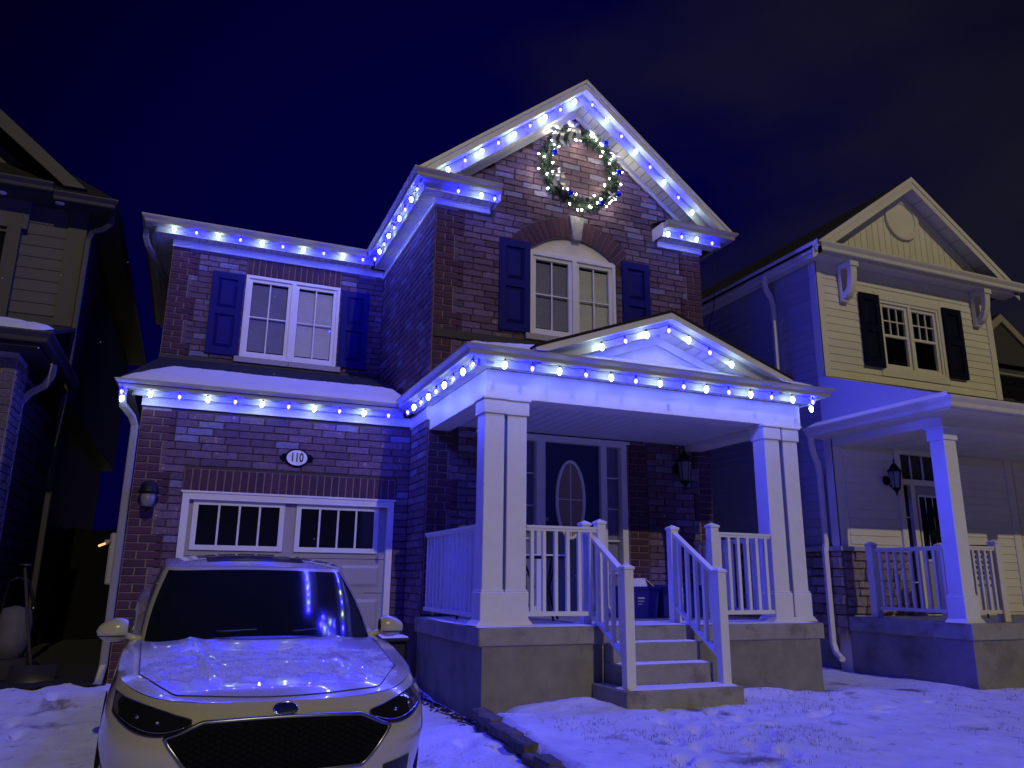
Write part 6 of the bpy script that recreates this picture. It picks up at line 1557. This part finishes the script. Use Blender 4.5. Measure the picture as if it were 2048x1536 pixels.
# clutter by the left house: leaning boards and a snow-capped cart
t = thing('snow_shovel', 'dark snow shovel leaning at the foot of the left house', 'shovel', (-1.25, 9.6, 0.1))
q = MB(); q.tube([(-1.55, 9.75, 1.35), (-1.42, 9.62, 0.75), (-1.30, 9.48, 0.28)], 0.016, M['wood'], 8); q.build('shaft', t)
q = MB(); q.tube([(-1.61, 9.75, 1.38), (-1.49, 9.75, 1.38)], 0.016, M['black'], 8); q.build('grip', t)
q = MB(); q.grid(lambda i, j: (-1.50 + 0.42 * i - 0.06 * j, 9.50 - 0.12 * j + 0.06 * math.sin(math.pi * j) - 0.05 * math.cos((i - .5) * 3), 0.40 - 0.36 * j), 10, 6, M['black']); q.grid(lambda i, j: (-1.50 + 0.42 * i - 0.06 * j, 9.52 - 0.12 * j + 0.06 * math.sin(math.pi * j) - 0.05 * math.cos((i - .5) * 3), 0.40 - 0.36 * j), 10, 6, M['black']); q.build('blade', t)
t = thing('garden_cart', 'tall dark garden cart with a pale snow-topped bag by the left house', 'cart', (-1.55, 9.9, 0.1))
q = MB(); q.tube([(-1.72, 9.95, 0.12), (-1.74, 10.0, 1.0), (-1.70, 9.95, 1.22), (-1.62, 9.92, 1.25)], 0.018, M['metal_b'], 8); q.tube([(-1.40, 9.95, 0.12), (-1.46, 10.0, 1.0), (-1.53, 9.95, 1.22), (-1.62, 9.92, 1.25)], 0.018, M['metal_b'], 8); q.build('handle_frame', t)
q = MB(); q.tube([(-1.60, 9.85, 0.45), (-1.59, 9.84, 0.6), (-1.58, 9.84, 0.8), (-1.575, 9.84, 0.93), (-1.57, 9.84, 0.96)], [0.15, 0.17, 0.165, 0.13, 0.03], M['cardb'], 14); q.build('bag', t)
q = MB(); q.bbox(-1.80, -1.38, 9.7, 9.98, 0.22, 0.45, M['black'], 0.02); q.build('bin_box', t)
for x in (-1.78, -1.40): q = MB(); q.lathe([(0.10, -0.02), (0.11, 0), (0.10, 0.02)], (x, 9.9, 0.19), M['rubber'], 16, 'y'); q.build('wheel', t)
t = thing('snowy_step', 'low snow-covered slab at the foot of the left house', 'slab', (-1.9, 9.3, 0.05))
q = MB(); q.bbox(-2.9, -1.25, 8.95, 9.35, -0.1, 0.13, M['conc'], 0.02); q.build('slab', t); snow_sheet('slab_snow', t, patch(-2.88, -1.27, 8.97, 9.33, 0.131, 2), 20, 6, 0.03)
# gas meter on the house side
t = thing('gas_meter', 'small meter with an orange glint on the side wall of the brick house', 'meter', (-0.72, 10.1, 1.2))
q = MB(); q.bbox(-0.80, -0.612, 9.95, 10.2, 1.18, 1.75, M['gdoor'], 0.015); q.build('housing', t)
q = MB(); q.tube([(-0.70, 10.1, 1.18), (-0.70, 10.1, 0.3)], 0.02, M['gdoor'], 8); q.build('pipe', t)
q = MB(); q.tube([(-0.90, 9.9, 1.60), (-0.84, 9.93, 1.63)], 0.012, M['glow_o'], 8); q.build('indicator', t)
q = MB(); q.tube([(-0.80, 9.96, 1.65), (-0.84, 9.93, 1.64)], 0.03, M['gdoor'], 8); q.build('lamp_head', t)

# ================================================================== THINGS ON THE PORCH
def binbox(label, x0, x1, y0, y1, z0, z1, group=None):
    t = thing('recycling_bin', label, 'recycling bin', ((x0 + x1) / 2, (y0 + y1) / 2, z0), group); q = MB(); i = 0.03; w = 0.012; m = M['bluebin']
    o0 = [(x0 + i, y0 + i), (x1 - i, y0 + i), (x1 - i, y1 - i), (x0 + i, y1 - i)]; o1 = [(x0, y0), (x1, y0), (x1, y1), (x0, y1)]
    i1 = [(x0 + w, y0 + w), (x1 - w, y0 + w), (x1 - w, y1 - w), (x0 + w, y1 - w)]; i0 = [(x0 + i + w, y0 + i + w), (x1 - i - w, y0 + i + w), (x1 - i - w, y1 - i - w), (x0 + i + w, y1 - i - w)]
    vs = [(a, b, z0) for a, b in o0] + [(a, b, z1) for a, b in o1] + [(a, b, z1) for a, b in i1] + [(a, b, z0 + 0.02) for a, b in i0]
    q.add(vs, [(3, 2, 1, 0)] + [(k, (k + 1) % 4, 4 + (k + 1) % 4, 4 + k) for k in range(4)] + [(4 + k, 4 + (k + 1) % 4, 8 + (k + 1) % 4, 8 + k) for k in range(4)] + [(8 + k, 8 + (k + 1) % 4, 12 + (k + 1) % 4, 12 + k) for k in range(4)] + [(12, 13, 14, 15)], m); q.build('tub', t)
    q = MB(); q.bbox(x0 - 0.015, x1 + 0.015, y0 - 0.015, y0 + 0.0, z1 - 0.03, z1 + 0.004, m, 0.004); q.bbox(x0 - 0.015, x0, y0, y1, z1 - 0.03, z1 + 0.004, m, 0.004); q.bbox(x1, x1 + 0.015, y0, y1, z1 - 0.03, z1 + 0.004, m, 0.004); q.build('rim', t)
    return t
b1 = binbox('left blue recycling bin on the porch holding a white carton', 4.55, 4.98, 7.7, 8.05, 0.886, 1.22)
b2 = binbox('right blue recycling bin on the porch beside the stair railing', 5.01, 5.58, 7.68, 8.06, 0.886, 1.24)
q = MB()
for k, (a, b_) in enumerate(((0.085, 0.016), (0.075, 0.008), (0.05, 0.008))): q.box(4.70, 4.70 + a, 7.706 + 0.02 * 0, 7.7095, 1.09 - k * 0.03, 1.09 - k * 0.03 + b_, M['binprint'])
q.build('faded_print', b1)
q = MB()
for k, (a, b_) in enumerate(((0.10, 0.012), (0.06, 0.035), (0.09, 0.012))): q.box(5.10, 5.10 + a, 7.684, 7.6895, 1.12 - k * 0.07, 1.12 - k * 0.07 + b_, M['binprint'])
q.build('faded_print', b2)
t = thing('carton', 'open white carton resting on top of the left blue bin', 'box', (4.76, 7.87, 1.23)); q = MB()
q.add([(4.60, 7.74, 1.20), (4.86, 7.74, 1.20), (4.86, 8.0, 1.20), (4.60, 8.0, 1.20), (4.62, 7.78, 1.31), (4.84, 7.78, 1.31), (4.84, 7.98, 1.31), (4.62, 7.98, 1.31)], [(3, 2, 1, 0), (0, 1, 5, 4), (1, 2, 6, 5), (2, 3, 7, 6), (3, 0, 4, 7), (4, 5, 6, 7)], M['card']); q.build('body', t)
q = MB(); q.prism([(4.84, 1.31), (4.845, 1.315), (4.96, 1.225), (4.955, 1.218)], 7.78, 7.97, M['card']); q.build('flap', t)
# small table and chair seen between the balusters
t = thing('patio_table', 'small round table with snow on top behind the left railing', 'table', (3.45, 7.5, 0.89)); q = MB()
q.lathe([(0.02, 0.0), (0.27, 0.0), (0.28, 0.008), (0.27, 0.018), (0.0, 0.02)], (3.45, 7.5, 1.50), M['metal_b'], 28); q.build('tabletop', t)
q = MB(); q.lathe([(0.262, 0.0), (0.255, 0.014), (0.0, 0.017)], (3.45, 7.5, 1.5205), M['snow'], 28); q.build('snow_layer', t)
for k in range(3):
    a = 0.5 + 2.094 * k; q = MB(); q.tube([(3.45 + .22 * math.cos(a), 7.5 + .22 * math.sin(a), 1.5), (3.45 + .10 * math.cos(a), 7.5 + .10 * math.sin(a), 1.22), (3.45 + .14 * math.cos(a), 7.5 + .14 * math.sin(a), 1.05), (3.45 + .25 * math.cos(a), 7.5 + .25 * math.sin(a), 0.892)], 0.013, M['metal_b'], 6); q.build('leg', t)
chair('black slatted patio chair in the left corner of the brick porch', 2.98, 7.7, 0.884, 0.5)
t = thing('storage_tub', 'dark lidded tub with snow on it between car and porch', 'tub', (2.15, 8.7, 0.1)); q = MB()
q.bbox(1.90, 2.32, 8.55, 8.95, 0.05, 0.62, M['black'], 0.03); q.build('tub', t); q = MB(); q.bbox(1.87, 2.35, 8.52, 8.98, 0.621, 0.66, M['black'], 0.012); q.build('lid', t); snow_sheet('snow_layer', t, patch(1.88, 2.34, 8.53, 8.97, 0.661, 7), 12, 12, 0.025)
# cable hanging at the right corner of the top gable
q = MB(); q.tube([(6.62, 8.5, 5.98), (6.625, 8.52, 5.6), (6.64, 8.6, 5.1), (6.70, 8.9, 4.7), (7.2, 9.6, 4.55), (8.12, 9.7, 4.75)], 0.007, M['metal_b'], 5); o = q.build('overhead_cable'); tag(o, 'thin cable drooping from the right end of the gable eave', 'cable')
# snowflakes in the air
q = MB(); r = random.Random(17)
for i in range(45):
    Y_ = r.uniform(1.6, 6.0); x_ = Y_ * r.uniform(-0.3, 1.1); z_ = 1.29 + Y_ * r.uniform(-0.18, 0.5); s = 0.0013 * Y_ ** 0.5; p = Vector((x_, Y_, z_))
    bm = bmesh.new(); bmesh.ops.create_icosphere(bm, subdivisions=1, radius=s, matrix=Matrix.Translation(p)); q.bm(bm, M['snow'], True)
o = q.build('snowflakes', kind='stuff', fix=False); o['label'] = 'scattered falling snowflakes in the night air'
